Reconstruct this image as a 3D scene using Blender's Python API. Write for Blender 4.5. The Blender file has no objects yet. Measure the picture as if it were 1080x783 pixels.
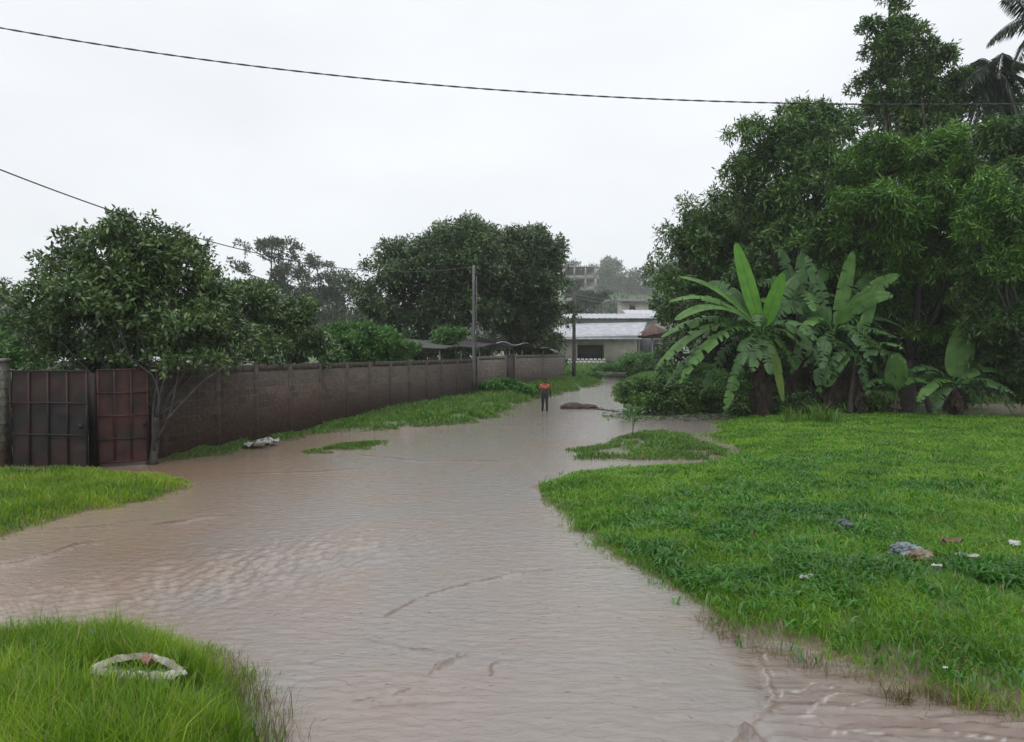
import bpy, bmesh, math, random
import numpy as np
from mathutils import Vector
random.seed(7); rng = np.random.default_rng(7)
sc = bpy.context.scene
C = sc.collection
R = math.radians

# ------------------------------------------------------------------ camera
CAM_Z = 2.8; FP = 800.0; PITCH = math.atan(19.5/FP)
cam = bpy.data.cameras.new('camera'); co = bpy.data.objects.new('camera', cam); C.objects.link(co)
cam.sensor_width = 36; cam.lens = 36*FP/1080; cam.clip_end = 3000; cam.clip_start = .1
co.location = (0, 0, CAM_Z); co.rotation_euler = (math.pi/2-PITCH, 0, 0)
sc.camera = co
# ------------------------------------------------------------------ world
w = bpy.data.worlds.new('World'); sc.world = w; w.use_nodes = True
nt = w.node_tree; nt.nodes.clear()
def N(nt, t, **k):
    n = nt.nodes.new(t)
    for a, b in k.items():
        if a.startswith('i_'):
            key = a[2:].replace('_', ' ')
            n.inputs[int(key) if key.isdigit() else key].default_value = b
        else: setattr(n, a, b)
    return n
SUN_EL, SUN_AZ = R(62), R(200)
sky = N(nt, 'ShaderNodeTexSky', sky_type='NISHITA', sun_disc=False, sun_elevation=SUN_EL, sun_rotation=SUN_AZ)
sky.air_density = 1; sky.dust_density = 3
bg1 = N(nt, 'ShaderNodeBackground'); bg1.inputs[1].default_value = .1
nt.links.new(sky.outputs[0], bg1.inputs[0])
tc = N(nt, 'ShaderNodeTexCoord'); sep = N(nt, 'ShaderNodeSeparateXYZ'); nt.links.new(tc.outputs['Generated'], sep.inputs[0])
ramp = N(nt, 'ShaderNodeValToRGB'); nt.links.new(sep.outputs[2], ramp.inputs[0])
e = ramp.color_ramp.elements
e[0].position = 0.0; e[0].color = (.74, .765, .795, 1)
e[1].position = .95; e[1].color = (1.55, 1.57, 1.62, 1)
m_ = e.new(.45); m_.color = (.79, .81, .845, 1)
nz = N(nt, 'ShaderNodeTexNoise'); nz.inputs['Scale'].default_value = 2.2; nz.inputs['Detail'].default_value = 3
mp = N(nt, 'ShaderNodeMapping'); mp.inputs['Scale'].default_value = (1, 1, 2.6)
nt.links.new(tc.outputs['Generated'], mp.inputs[0]); nt.links.new(mp.outputs[0], nz.inputs['Vector'])
mr = N(nt, 'ShaderNodeMapRange'); mr.inputs[1].default_value = .3; mr.inputs[2].default_value = .7
mr.inputs[3].default_value = .93; mr.inputs[4].default_value = 1.06
nt.links.new(nz.outputs[0], mr.inputs[0])
bg2 = N(nt, 'ShaderNodeBackground'); nt.links.new(ramp.outputs[0], bg2.inputs[0]); nt.links.new(mr.outputs[0], bg2.inputs[1])
mx = N(nt, 'ShaderNodeMixShader'); mx.inputs[0].default_value = .93
nt.links.new(bg1.outputs[0], mx.inputs[1]); nt.links.new(bg2.outputs[0], mx.inputs[2])
wo = N(nt, 'ShaderNodeOutputWorld'); nt.links.new(mx.outputs[0], wo.inputs[0])
# ------------------------------------------------------------------ sun (overcast)
sl = bpy.data.lights.new('sun', 'SUN'); sl.energy = .7; sl.angle = R(30); sl.color = (1, .98, .95)
so = bpy.data.objects.new('sun', sl); C.objects.link(so)
so.rotation_euler = (R(90)-SUN_EL, 0, math.pi-SUN_AZ+R(0))
sc.view_settings.view_transform = 'Standard'; sc.view_settings.look = 'None'
sc.view_settings.exposure = .36; sc.view_settings.gamma = 1; sc.view_settings.use_curve_mapping = False
sc.render.engine = 'CYCLES'
cy = sc.cycles
cy.use_denoising = True; cy.max_bounces = 5; cy.diffuse_bounces = 2; cy.glossy_bounces = 2
cy.transmission_bounces = 3; cy.volume_bounces = 2; cy.transparent_max_bounces = 4
cy.caustics_reflective = False; cy.caustics_refractive = False
try: cy.denoising_input_passes = 'RGB_ALBEDO_NORMAL'
except Exception: pass

# ------------------------------------------------------------------ geometry of the view
cp, sp = math.cos(PITCH), math.sin(PITCH)
def ray(px, py):
    u = (px-540)/FP; v = (391.5-py)/FP
    return np.array([u, cp+v*sp, -sp+v*cp])
def at(px, py, Y):
    d = ray(px, py); d = d/d[1]*Y
    return np.array([d[0], Y, CAM_Z+d[2]])
def G(px, py, z=0.0):
    d = ray(px, py); s = (z-CAM_Z)/d[2]
    return np.array([d[0]*s, d[1]*s, z])

# ------------------------------------------------------------------ noise
def _h(ix, iy, s):
    n = (ix.astype(np.int64)*374761393+iy.astype(np.int64)*668265263+s*974634777) & 0x7fffffff
    n = ((n ^ (n >> 13))*1274126177) & 0x7fffffff
    return ((n ^ (n >> 16)) & 0xffff)/65535.0
def vnoise(x, y, s=0):
    ix = np.floor(x); iy = np.floor(y); fx = x-ix; fy = y-iy
    fx = fx*fx*(3-2*fx); fy = fy*fy*(3-2*fy)
    a = _h(ix, iy, s); b = _h(ix+1, iy, s); c = _h(ix, iy+1, s); d = _h(ix+1, iy+1, s)
    return (a*(1-fx)+b*fx)*(1-fy)+(c*(1-fx)+d*fx)*fy
def fbm(x, y, s=0, o=3):
    r = 0; a = .5; t = 0
    for k in range(o):
        r = r+a*vnoise(x*2**k, y*2**k, s+k*17); t += a; a *= .5
    return r/t
def sstep(a, b, x):
    t = np.clip((x-a)/(b-a), 0, 1); return t*t*(3-2*t)

# ------------------------------------------------------------------ land outlines
def poly(pts): return np.array([G(*p)[:2] for p in pts])
LAWN = poly([(1500,800),(1080,752),(1010,738),(950,716),(880,696),(800,676),(757,658),(742,642),(702,617),(652,592),(640,578),
             (600,558),(584,534),(568,514),(600,498),(680,494),(760,489),(772,470),(748,459),(758,448),(776,440),(830,438),(960,440),(1080,444),(1500,447)])
ISLAND = poly([(598,479),(622,471),(660,459),(700,456),(728,462),(745,468),(775,476),(772,484),(735,486),(680,486),(610,485)])
BACKR = poly([(650,424),(700,429),(760,431),(900,428),(1080,426),(1600,424),(1700,384),(700,384),(662,397),(652,408)])
LEFTLAND = poly([(158,491),(172,488),(240,480),(285,470),(330,459),(370,456),(440,453),(500,446),(530,439),(537,431),(575,419),(605,413),(632,407),(634,400),
                 (-800,400),(-1900,500),(-200,500),(100,494)])
TUFT = poly([(318,477),(350,470),(402,466),(406,470),(350,479)])
GATEL = poly([(-400,496),(0,498),(90,498),(185,506),(206,514),(160,527),(60,547),(0,568),(-400,640)])
BANK = np.vstack([poly([(-700,690),(0,690),(60,682),(170,683),(222,700),(258,722),(282,760),(290,800)]), [[-1.75,4.2],[-1.9,-3],[-14,-3]]])
LANDS = [LAWN, ISLAND, BACKR, LEFTLAND, TUFT, GATEL, BANK]
PLAT = [.2, .07, .25, .25, .03, .1, .22]
WID = [2.2, 1.0, 2.0, 1.6, .5, 1.0, .8]
def sdf(P, x, y):
    d2 = np.full(x.shape, 1e18); ins = np.zeros(x.shape, bool)
    n = len(P)
    for i in range(n):
        ax, ay = P[i]; bx, by = P[(i+1) % n]
        ex, ey = bx-ax, by-ay
        t = np.clip(((x-ax)*ex+(y-ay)*ey)/(ex*ex+ey*ey+1e-12), 0, 1)
        dx = x-ax-t*ex; dy = y-ay-t*ey
        d2 = np.minimum(d2, dx*dx+dy*dy)
        c = ((ay > y) != (by > y))
        with np.errstate(divide='ignore', invalid='ignore'):
            xi = (bx-ax)*(y-ay)/(by-ay+1e-18)+ax
        ins ^= (c & (x < xi))
    d = np.sqrt(d2)
    return np.where(ins, d, -d)
def wob(x, y):
    k = np.clip(y/20, .3, 1.3)
    return (fbm(x*1.1, y*1.1, 3)-.5)*1.0*k+(fbm(x*4.5, y*4.5, 9, 2)-.5)*.3
def rise(x, y):
    a = np.interp(y, [0, 30, 45, 68, 100, 140, 175, 350, 430], [0, 0, .1, .3, 1.0, 2.3, 3.5, 12, 16])
    a = np.where(y > 100, 1+(a-1)*(.3+.7*sstep(-30, 10, x)), a)
    hh = 22+44*sstep(-70, 60, x)+9*(fbm(x/130, y/130, 5)-.5)
    return a+sstep(410, 660, y)*(hh-a)
def hz(x, y):
    x = np.atleast_1d(np.asarray(x, float)); y = np.atleast_1d(np.asarray(y, float))
    wb = wob(x, y); best = np.full(x.shape, -99.)
    sdm = np.full(x.shape, -99.)
    for P, H, W in zip(LANDS, PLAT, WID):
        s = sdf(P, x, y)+wb
        h = np.where(s > 0, H*sstep(-.15*W, W, s)-H*.06, np.maximum(-.3, s*.22))
        best = np.maximum(best, h); sdm = np.maximum(sdm, s)
    s = (y-77)+wb
    h = np.where(s > 0, .25*sstep(0, 3, s), np.maximum(-.3, s*.2)); best = np.maximum(best, h); sdm = np.maximum(sdm, s)
    mask = sstep(-.2, 2.0, sdm)
    return best+mask*rise(x, y)+np.where(sdm > 0, (fbm(x*2.3, y*2.3, 21)-.5)*.06*sstep(0, .8, sdm), 0)
def gz(x, y): return float(hz(x, y)[0])
def Gh(px, py, dz=0.):
    z = 0
    for _ in range(6):
        p = G(px, py, z+dz); z = gz(p[0], p[1])
    return np.array([p[0], p[1], z])

# ------------------------------------------------------------------ mesh builder
class MB:
    def __init__(s): s.V = []; s.F = []; s.n = 0; s.M = []
    def add(s, V, F, m=0):
        V = np.asarray(V, float).reshape(-1, 3)
        if isinstance(F, np.ndarray): F = [F]
        for f in F:
            f = np.asarray(f, np.int64)
            if f.size: s.F.append(f+s.n); s.M.append(m)
        s.V.append(V); s.n += len(V)
        return s
    def tube(s, P, rad, k=8, cap=True):
        P = np.asarray(P, float); n = len(P)
        rad = np.broadcast_to(np.asarray(rad, float), (n,))
        T = np.gradient(P, axis=0); T /= np.linalg.norm(T, axis=1)[:, None]+1e-9
        ref = np.array([0, 0, 1.]) if abs(T[0][2]) < .9 else np.array([1., 0, 0])
        u = np.cross(T[0], ref); u /= np.linalg.norm(u)
        a = np.arange(k)*2*math.pi/k; V = []
        for i in range(n):
            u = u-T[i]*np.dot(u, T[i]); u /= np.linalg.norm(u)+1e-9
            v = np.cross(T[i], u)
            V.append(P[i]+rad[i]*(np.cos(a)[:, None]*u+np.sin(a)[:, None]*v))
        V = np.vstack(V)
        i = np.arange(n-1)[:, None]*k; j = np.arange(k)[None, :]; j2 = (j+1) % k
        F = np.stack([i+j, i+j2, i+k+j2, i+k+j], -1).reshape(-1, 4)
        fs = [F]
        if cap:
            V = np.vstack([V, P[0], P[-1]])
            jj = np.arange(k)
            fs.append(np.stack([np.full(k, n*k), (jj+1) % k, jj], -1))
            fs.append(np.stack([np.full(k, n*k+1), (n-1)*k+jj, (n-1)*k+(jj+1) % k], -1))
        return s.add(V, fs)
    def box(s, lo, hi, bev=0.0):
        lo = np.array(lo, float); hi = np.array(hi, float)
        V = np.array([[x, y, z] for z in (lo[2], hi[2]) for x, y in ((lo[0], lo[1]), (hi[0], lo[1]), (hi[0], hi[1]), (lo[0], hi[1]))])
        F = np.array([[0,3,2,1],[4,5,6,7],[0,1,5,4],[1,2,6,5],[2,3,7,6],[3,0,4,7]])
        return s.add(V, F)
    def slab(s, P, th):
        """a sheet given as grid P[n,m,3] made thick downwards by th"""
        P = np.asarray(P, float); n, m = P.shape[:2]
        top = P.reshape(-1, 3); bot = top-np.array([0, 0, th])
        i = np.arange(n-1)[:, None]*m; j = np.arange(m-1)[None]
        q = np.stack([i+j, i+j+1, i+m+j+1, i+m+j], -1).reshape(-1, 4)
        N_ = n*m; F = [q, q[:, ::-1]+N_]
        ring = list(range(m))+[r*m+m-1 for r in range(1, n)]+[(n-1)*m+c for c in range(m-2, -1, -1)]+[r*m for r in range(n-2, 0, -1)]
        r = np.array(ring); r2 = np.roll(r, -1)
        F.append(np.stack([r, r+N_, r2+N_, r2], -1))
        return s.add(np.vstack([top, bot]), F)
    def build(s, name, mats, parent=None, origin=None, smooth=False, rotz=0):
        V = np.vstack(s.V) if s.V else np.zeros((0, 3))
        o0 = np.array(origin if origin is not None else (0, 0, 0), float)
        V = V-o0
        if rotz:
            c, q = math.cos(-rotz), math.sin(-rotz)
            V = np.stack([V[:, 0]*c-V[:, 1]*q, V[:, 0]*q+V[:, 1]*c, V[:, 2]], -1)
        me = bpy.data.meshes.new(name)
        lt = np.concatenate([np.full(len(f), f.shape[1]) for f in s.F])
        lv = np.concatenate([f.ravel() for f in s.F]); ls = np.concatenate([[0], np.cumsum(lt)[:-1]])
        me.vertices.add(len(V)); me.vertices.foreach_set('co', V.astype(np.float32).ravel())
        me.loops.add(len(lv)); me.loops.foreach_set('vertex_index', lv.astype(np.int32))
        me.polygons.add(len(lt)); me.polygons.foreach_set('loop_start', ls.astype(np.int32)); me.polygons.foreach_set('loop_total', lt.astype(np.int32))
        if not isinstance(mats, (list, tuple)): mats = [mats]
        for m in mats: me.materials.append(m)
        if len(mats) > 1:
            me.polygons.foreach_set('material_index', np.concatenate([np.full(len(f), m) for f, m in zip(s.F, s.M)]).astype(np.int32))
        me.update(calc_edges=True)
        if smooth: me.polygons.foreach_set('use_smooth', np.ones(len(lt), bool))
        o = bpy.data.objects.new(name, me); C.objects.link(o)
        if parent is not None: o.parent = parent
        elif origin is not None: o.location = o0; o.rotation_euler = (0, 0, rotz)
        return o
def tag(o, label=None, cat=None, group=None, kind=None):
    if label: o['label'] = label
    if cat: o['category'] = cat
    if group: o['group'] = group
    if kind: o['kind'] = kind
    return o
def thing(name, label, cat, loc, group=None, rotz=0):
    o = bpy.data.objects.new(name, None); C.objects.link(o); o.location = tuple(float(v) for v in loc); o.rotation_euler = (0, 0, rotz)
    o.empty_display_size = .3
    return tag(o, label, cat, group)
def bez(a, b, c, n):
    t = np.linspace(0, 1, n)[:, None]
    return (1-t)**2*np.array(a)+2*t*(1-t)*np.array(b)+t*t*np.array(c)

# ------------------------------------------------------------------ materials
def newmat(name):
    m = bpy.data.materials.new(name); m.use_nodes = True
    n = m.node_tree; n.nodes.clear()
    return m, n
def lnk(n, a, b): n.links.new(a, b)
def matsimple(name, col, col2=None, rough=.8, scale=3., bump=0., bscale=20., metal=0., spec=.5, detail=4, contrast=(.35, .65)):
    m, n = newmat(name)
    p = N(n, 'ShaderNodeBsdfPrincipled'); p.inputs['Roughness'].default_value = rough; p.inputs['Metallic'].default_value = metal
    p.inputs['Specular IOR Level'].default_value = spec
    tcn = N(n, 'ShaderNodeTexCoord')
    if col2 is None: col2 = tuple(c*.7 for c in col)
    z = N(n, 'ShaderNodeTexNoise'); z.inputs['Scale'].default_value = scale; z.inputs['Detail'].default_value = detail
    lnk(n, tcn.outputs['Object'], z.inputs['Vector'])
    r = N(n, 'ShaderNodeValToRGB'); r.color_ramp.elements[0].position = contrast[0]; r.color_ramp.elements[1].position = contrast[1]
    r.color_ramp.elements[0].color = (*col2, 1); r.color_ramp.elements[1].color = (*col, 1)
    lnk(n, z.outputs[0], r.inputs[0]); lnk(n, r.outputs[0], p.inputs['Base Color'])
    if bump:
        z2 = N(n, 'ShaderNodeTexNoise'); z2.inputs['Scale'].default_value = bscale; z2.inputs['Detail'].default_value = 5
        lnk(n, tcn.outputs['Object'], z2.inputs['Vector'])
        b = N(n, 'ShaderNodeBump'); b.inputs['Strength'].default_value = bump; b.inputs['Distance'].default_value = .02
        lnk(n, z2.outputs[0], b.inputs['Height']); lnk(n, b.outputs[0], p.inputs['Normal'])
    o = N(n, 'ShaderNodeOutputMaterial'); lnk(n, p.outputs[0], o.inputs[0])
    return m
def leafmat(name, cols, rough=.45, transl=.2, nscale=.5, spec=.4, dry=0):
    """foliage: each leaf (mesh island) picks a tint; cols = dark .. light"""
    m, n = newmat(name)
    geo = N(n, 'ShaderNodeNewGeometry'); tcn = N(n, 'ShaderNodeTexCoord')
    z = N(n, 'ShaderNodeTexNoise'); z.inputs['Scale'].default_value = nscale; z.inputs['Detail'].default_value = 2
    lnk(n, tcn.outputs['Object'], z.inputs['Vector'])
    a = N(n, 'ShaderNodeMath', operation='MULTIPLY_ADD'); a.inputs[1].default_value = .5
    lnk(n, geo.outputs['Random Per Island'], a.inputs[0])
    b = N(n, 'ShaderNodeMapRange'); b.inputs[1].default_value = .3; b.inputs[2].default_value = .7; b.inputs[3].default_value = 0; b.inputs[4].default_value = .5
    lnk(n, z.outputs[0], b.inputs[0]); lnk(n, b.outputs[0], a.inputs[2])
    r = N(n, 'ShaderNodeValToRGB'); el = r.color_ramp.elements
    el[0].position = 0; el[0].color = (*cols[0], 1); el[1].position = 1; el[1].color = (*cols[-1], 1)
    for i, c in enumerate(cols[1:-1]):
        q = el.new((i+1)/(len(cols)-1)); q.color = (*c, 1)
    lnk(n, a.outputs[0], r.inputs[0])
    p = N(n, 'ShaderNodeBsdfPrincipled'); p.inputs['Roughness'].default_value = rough; p.inputs['Specular IOR Level'].default_value = spec
    if dry:
        g1 = N(n, 'ShaderNodeMath', operation='MULTIPLY'); g1.inputs[1].default_value = 37.7; lnk(n, geo.outputs['Random Per Island'], g1.inputs[0])
        g2 = N(n, 'ShaderNodeMath', operation='FRACT'); lnk(n, g1.outputs[0], g2.inputs[0])
        g3 = N(n, 'ShaderNodeMath', operation='LESS_THAN'); g3.inputs[1].default_value = dry; lnk(n, g2.outputs[0], g3.inputs[0])
        mm = N(n, 'ShaderNodeMix', data_type='RGBA'); lnk(n, g3.outputs[0], mm.inputs[0]); lnk(n, r.outputs[0], mm.inputs[6]); mm.inputs[7].default_value = (.26, .22, .10, 1)
        class _o: outputs = [mm.outputs[2]]
        r = _o
    lnk(n, r.outputs[0], p.inputs['Base Color'])
    t = N(n, 'ShaderNodeBsdfTranslucent')
    hs = N(n, 'ShaderNodeHueSaturation'); hs.inputs['Value'].default_value = 1.5; hs.inputs['Saturation'].default_value = 1.1
    lnk(n, r.outputs[0], hs.inputs['Color']); lnk(n, hs.outputs[0], t.inputs[0])
    mxs = N(n, 'ShaderNodeMixShader'); mxs.inputs[0].default_value = transl
    lnk(n, p.outputs[0], mxs.inputs[1]); lnk(n, t.outputs[0], mxs.inputs[2])
    o = N(n, 'ShaderNodeOutputMaterial'); lnk(n, mxs.outputs[0], o.inputs[0])
    return m
M = {}
M['bark'] = matsimple('bark', (.10, .085, .07), (.04, .034, .028), .85, 6, .6, 30)
M['bark_pale'] = matsimple('bark_pale', (.22, .20, .17), (.09, .08, .07), .8, 5, .5, 25)
M['bark_wet'] = matsimple('bark_wet', (.05, .045, .04), (.02, .018, .016), .6, 6, .5, 25)
G1 = [(.014, .034, .014), (.026, .058, .020), (.045, .085, .028)]
M['leaf_mango'] = leafmat('leaf_mango', [(.012, .032, .009), (.045, .105, .022), (.13, .23, .042)], .40, .14, nscale=.9)
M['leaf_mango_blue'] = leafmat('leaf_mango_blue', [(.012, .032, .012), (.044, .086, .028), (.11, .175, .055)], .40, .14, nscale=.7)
M['leaf_bright'] = leafmat('leaf_bright', [(.016, .046, .008), (.055, .14, .016), (.16, .32, .036)], .42, .18, .9)
M['leaf_guava'] = leafmat('leaf_guava', [(.014, .036, .012), (.052, .10, .028), (.15, .23, .06)], .38, .16, 1.4, .5)
M['leaf_cassava'] = leafmat('leaf_cassava', [(.035, .09, .022), (.06, .145, .032), (.10, .22, .05)], .5, .3, 1.2)
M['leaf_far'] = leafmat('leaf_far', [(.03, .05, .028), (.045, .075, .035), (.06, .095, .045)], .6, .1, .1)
M['leaf_palm'] = leafmat('leaf_palm', [(.02, .035, .022), (.03, .055, .03), (.05, .08, .04)], .4, .2)
M['grass_tall'] = leafmat('grass_tall', [(.03, .085, .009), (.075, .17, .012), (.19, .31, .024), (.32, .38, .06)], .5, .35, .9, dry=.07)
M['grass_lawn'] = leafmat('grass_lawn', [(.028, .095, .008), (.062, .175, .010), (.125, .28, .014), (.23, .35, .035)], .5, .3, .8, dry=.06)
M['grass_verge'] = leafmat('grass_verge', [(.04, .10, .016), (.07, .16, .02), (.12, .22, .035)], .5, .3, .7, dry=.05)
M['weed'] = leafmat('weed', [(.018, .075, .010), (.045, .15, .018), (.10, .26, .038)], .42, .3, 1.0)
M['grass_dry'] = leafmat('grass_dry', [(.09, .07, .03), (.14, .11, .05), (.12, .16, .04)], .7, .2, 1.0)
M['metal_grey'] = matsimple('metal_grey', (.12, .12, .12), (.07, .07, .07), .6, 2, .1)
M['wood_pole'] = matsimple('wood_pole', (.09, .085, .075), (.05, .045, .04), .8, 3, .3)
M['cable'] = matsimple('cable', (.02, .02, .022), None, .5, 5)
M['cable_alu'] = matsimple('cable_alu', (.16, .17, .18), None, .5, 5)

# ground: bare laterite mud, thin green cover where grass roots
m, n = newmat('mud')
p = N(n, 'ShaderNodeBsdfPrincipled'); tcn = N(n, 'ShaderNodeTexCoord')
z = N(n, 'ShaderNodeTexNoise'); z.inputs['Scale'].default_value = 1.3; z.inputs['Detail'].default_value = 8; lnk(n, tcn.outputs['Object'], z.inputs['Vector'])
r = N(n, 'ShaderNodeValToRGB'); r.color_ramp.elements[0].position = .35; r.color_ramp.elements[1].position = .68
r.color_ramp.elements[0].color = (.075, .05, .036, 1); r.color_ramp.elements[1].color = (.15, .10, .072, 1); lnk(n, z.outputs[0], r.inputs[0])
sx = N(n, 'ShaderNodeSeparateXYZ'); lnk(n, tcn.outputs['Object'], sx.inputs[0])
a = N(n, 'ShaderNodeMath', operation='MULTIPLY_ADD'); a.inputs[1].default_value = .12; lnk(n, z.outputs[0], a.inputs[0]); lnk(n, sx.outputs[2], a.inputs[2])
mr = N(n, 'ShaderNodeMapRange'); mr.inputs[1].default_value = .10; mr.inputs[2].default_value = .17; lnk(n, a.outputs[0], mr.inputs[0])
z3 = N(n, 'ShaderNodeTexNoise'); z3.inputs['Scale'].default_value = 14; z3.inputs['Detail'].default_value = 6; lnk(n, tcn.outputs['Object'], z3.inputs['Vector'])
r3 = N(n, 'ShaderNodeValToRGB'); r3.color_ramp.elements[0].position = .35; r3.color_ramp.elements[1].position = .65
r3.color_ramp.elements[0].color = (.03, .06, .014, 1); r3.color_ramp.elements[1].color = (.055, .12, .02, 1); lnk(n, z3.outputs[0], r3.inputs[0])
mc = N(n, 'ShaderNodeMix', data_type='RGBA'); lnk(n, mr.outputs[0], mc.inputs[0]); lnk(n, r.outputs[0], mc.inputs[6]); lnk(n, r3.outputs[0], mc.inputs[7])
lnk(n, mc.outputs[2], p.inputs['Base Color']); p.inputs['Roughness'].default_value = .45
b = N(n, 'ShaderNodeBump'); b.inputs['Strength'].default_value = .6; b.inputs['Distance'].default_value = .03; lnk(n, z3.outputs[0], b.inputs['Height']); lnk(n, b.outputs[0], p.inputs['Normal'])
o = N(n, 'ShaderNodeOutputMaterial'); lnk(n, p.outputs[0], o.inputs[0]); M['mud'] = m

# muddy flood water
m, n = newmat('flood_water')
p = N(n, 'ShaderNodeBsdfPrincipled'); p.inputs['IOR'].default_value = 1.5; p.inputs['Roughness'].default_value = .07
tcn = N(n, 'ShaderNodeTexCoord')
z = N(n, 'ShaderNodeTexNoise'); z.inputs['Scale'].default_value = .35; z.inputs['Detail'].default_value = 5; z.inputs['Distortion'].default_value = .8
lnk(n, tcn.outputs['Object'], z.inputs['Vector'])
sx = N(n, 'ShaderNodeSeparateXYZ'); lnk(n, tcn.outputs['Object'], sx.inputs[0])
a = N(n, 'ShaderNodeMapRange'); a.inputs[1].default_value = -2.5; a.inputs[2].default_value = -8.5; a.inputs[3].default_value = 0; a.inputs[4].default_value = .55
lnk(n, sx.outputs[0], a.inputs[0])
ad = N(n, 'ShaderNodeMath', operation='ADD'); lnk(n, a.outputs[0], ad.inputs[0])
zz = N(n, 'ShaderNodeMapRange'); zz.inputs[1].default_value = .3; zz.inputs[2].default_value = .7; zz.inputs[3].default_value = -.1; zz.inputs[4].default_value = .35
lnk(n, z.outputs[0], zz.inputs[0]); lnk(n, zz.outputs[0], ad.inputs[1])
r = N(n, 'ShaderNodeValToRGB'); r.color_ramp.elements[0].position = 0; r.color_ramp.elements[1].position = .85
r.color_ramp.elements[0].color = (.198, .180, .165, 1); r.color_ramp.elements[1].color = (.235, .152, .100, 1); lnk(n, ad.outputs[0], r.inputs[0])
at_ = N(n, 'ShaderNodeAttribute', attribute_name='silt_shade'); mxw = N(n, 'ShaderNodeMix', data_type='RGBA'); lnk(n, at_.outputs['Fac'], mxw.inputs[0]); lnk(n, r.outputs[0], mxw.inputs[6]); mxw.inputs[7].default_value = (.115, .072, .052, 1)
af = N(n, 'ShaderNodeAttribute', attribute_name='foam'); mxf = N(n, 'ShaderNodeMix', data_type='RGBA'); lnk(n, af.outputs['Fac'], mxf.inputs[0]); lnk(n, mxw.outputs[2], mxf.inputs[6]); mxf.inputs[7].default_value = (.31, .28, .26, 1); lnk(n, mxf.outputs[2], p.inputs['Base Color'])
mp = N(n, 'ShaderNodeMapping'); mp.inputs['Scale'].default_value = (1.0, 2.4, 1); mp.inputs['Rotation'].default_value = (0, 0, R(14)); lnk(n, tcn.outputs['Object'], mp.inputs[0])
n1 = N(n, 'ShaderNodeTexNoise'); n1.inputs['Scale'].default_value = 4.5; n1.inputs['Detail'].default_value = 8; n1.inputs['Roughness'].default_value = .62; n1.inputs['Distortion'].default_value = .6
lnk(n, mp.outputs[0], n1.inputs['Vector'])
vo = N(n, 'ShaderNodeTexVoronoi'); vo.inputs['Scale'].default_value = 5.5; lnk(n, tcn.outputs['Object'], vo.inputs['Vector'])
vm = N(n, 'ShaderNodeMapRange'); vm.inputs[1].default_value = 0; vm.inputs[2].default_value = .16; vm.inputs[3].default_value = -.5; vm.inputs[4].default_value = 0; lnk(n, vo.outputs['Distance'], vm.inputs[0])
ad2 = N(n, 'ShaderNodeMath', operation='ADD'); lnk(n, n1.outputs[0], ad2.inputs[0]); lnk(n, vm.outputs[0], ad2.inputs[1])
b = N(n, 'ShaderNodeBump'); b.inputs['Strength'].default_value = .9; b.inputs['Distance'].default_value = .024; lnk(n, ad2.outputs[0], b.inputs['Height']); lnk(n, b.outputs[0], p.inputs['Normal'])
o = N(n, 'ShaderNodeOutputMaterial'); lnk(n, p.outputs[0], o.inputs[0]); M['water'] = m

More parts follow.
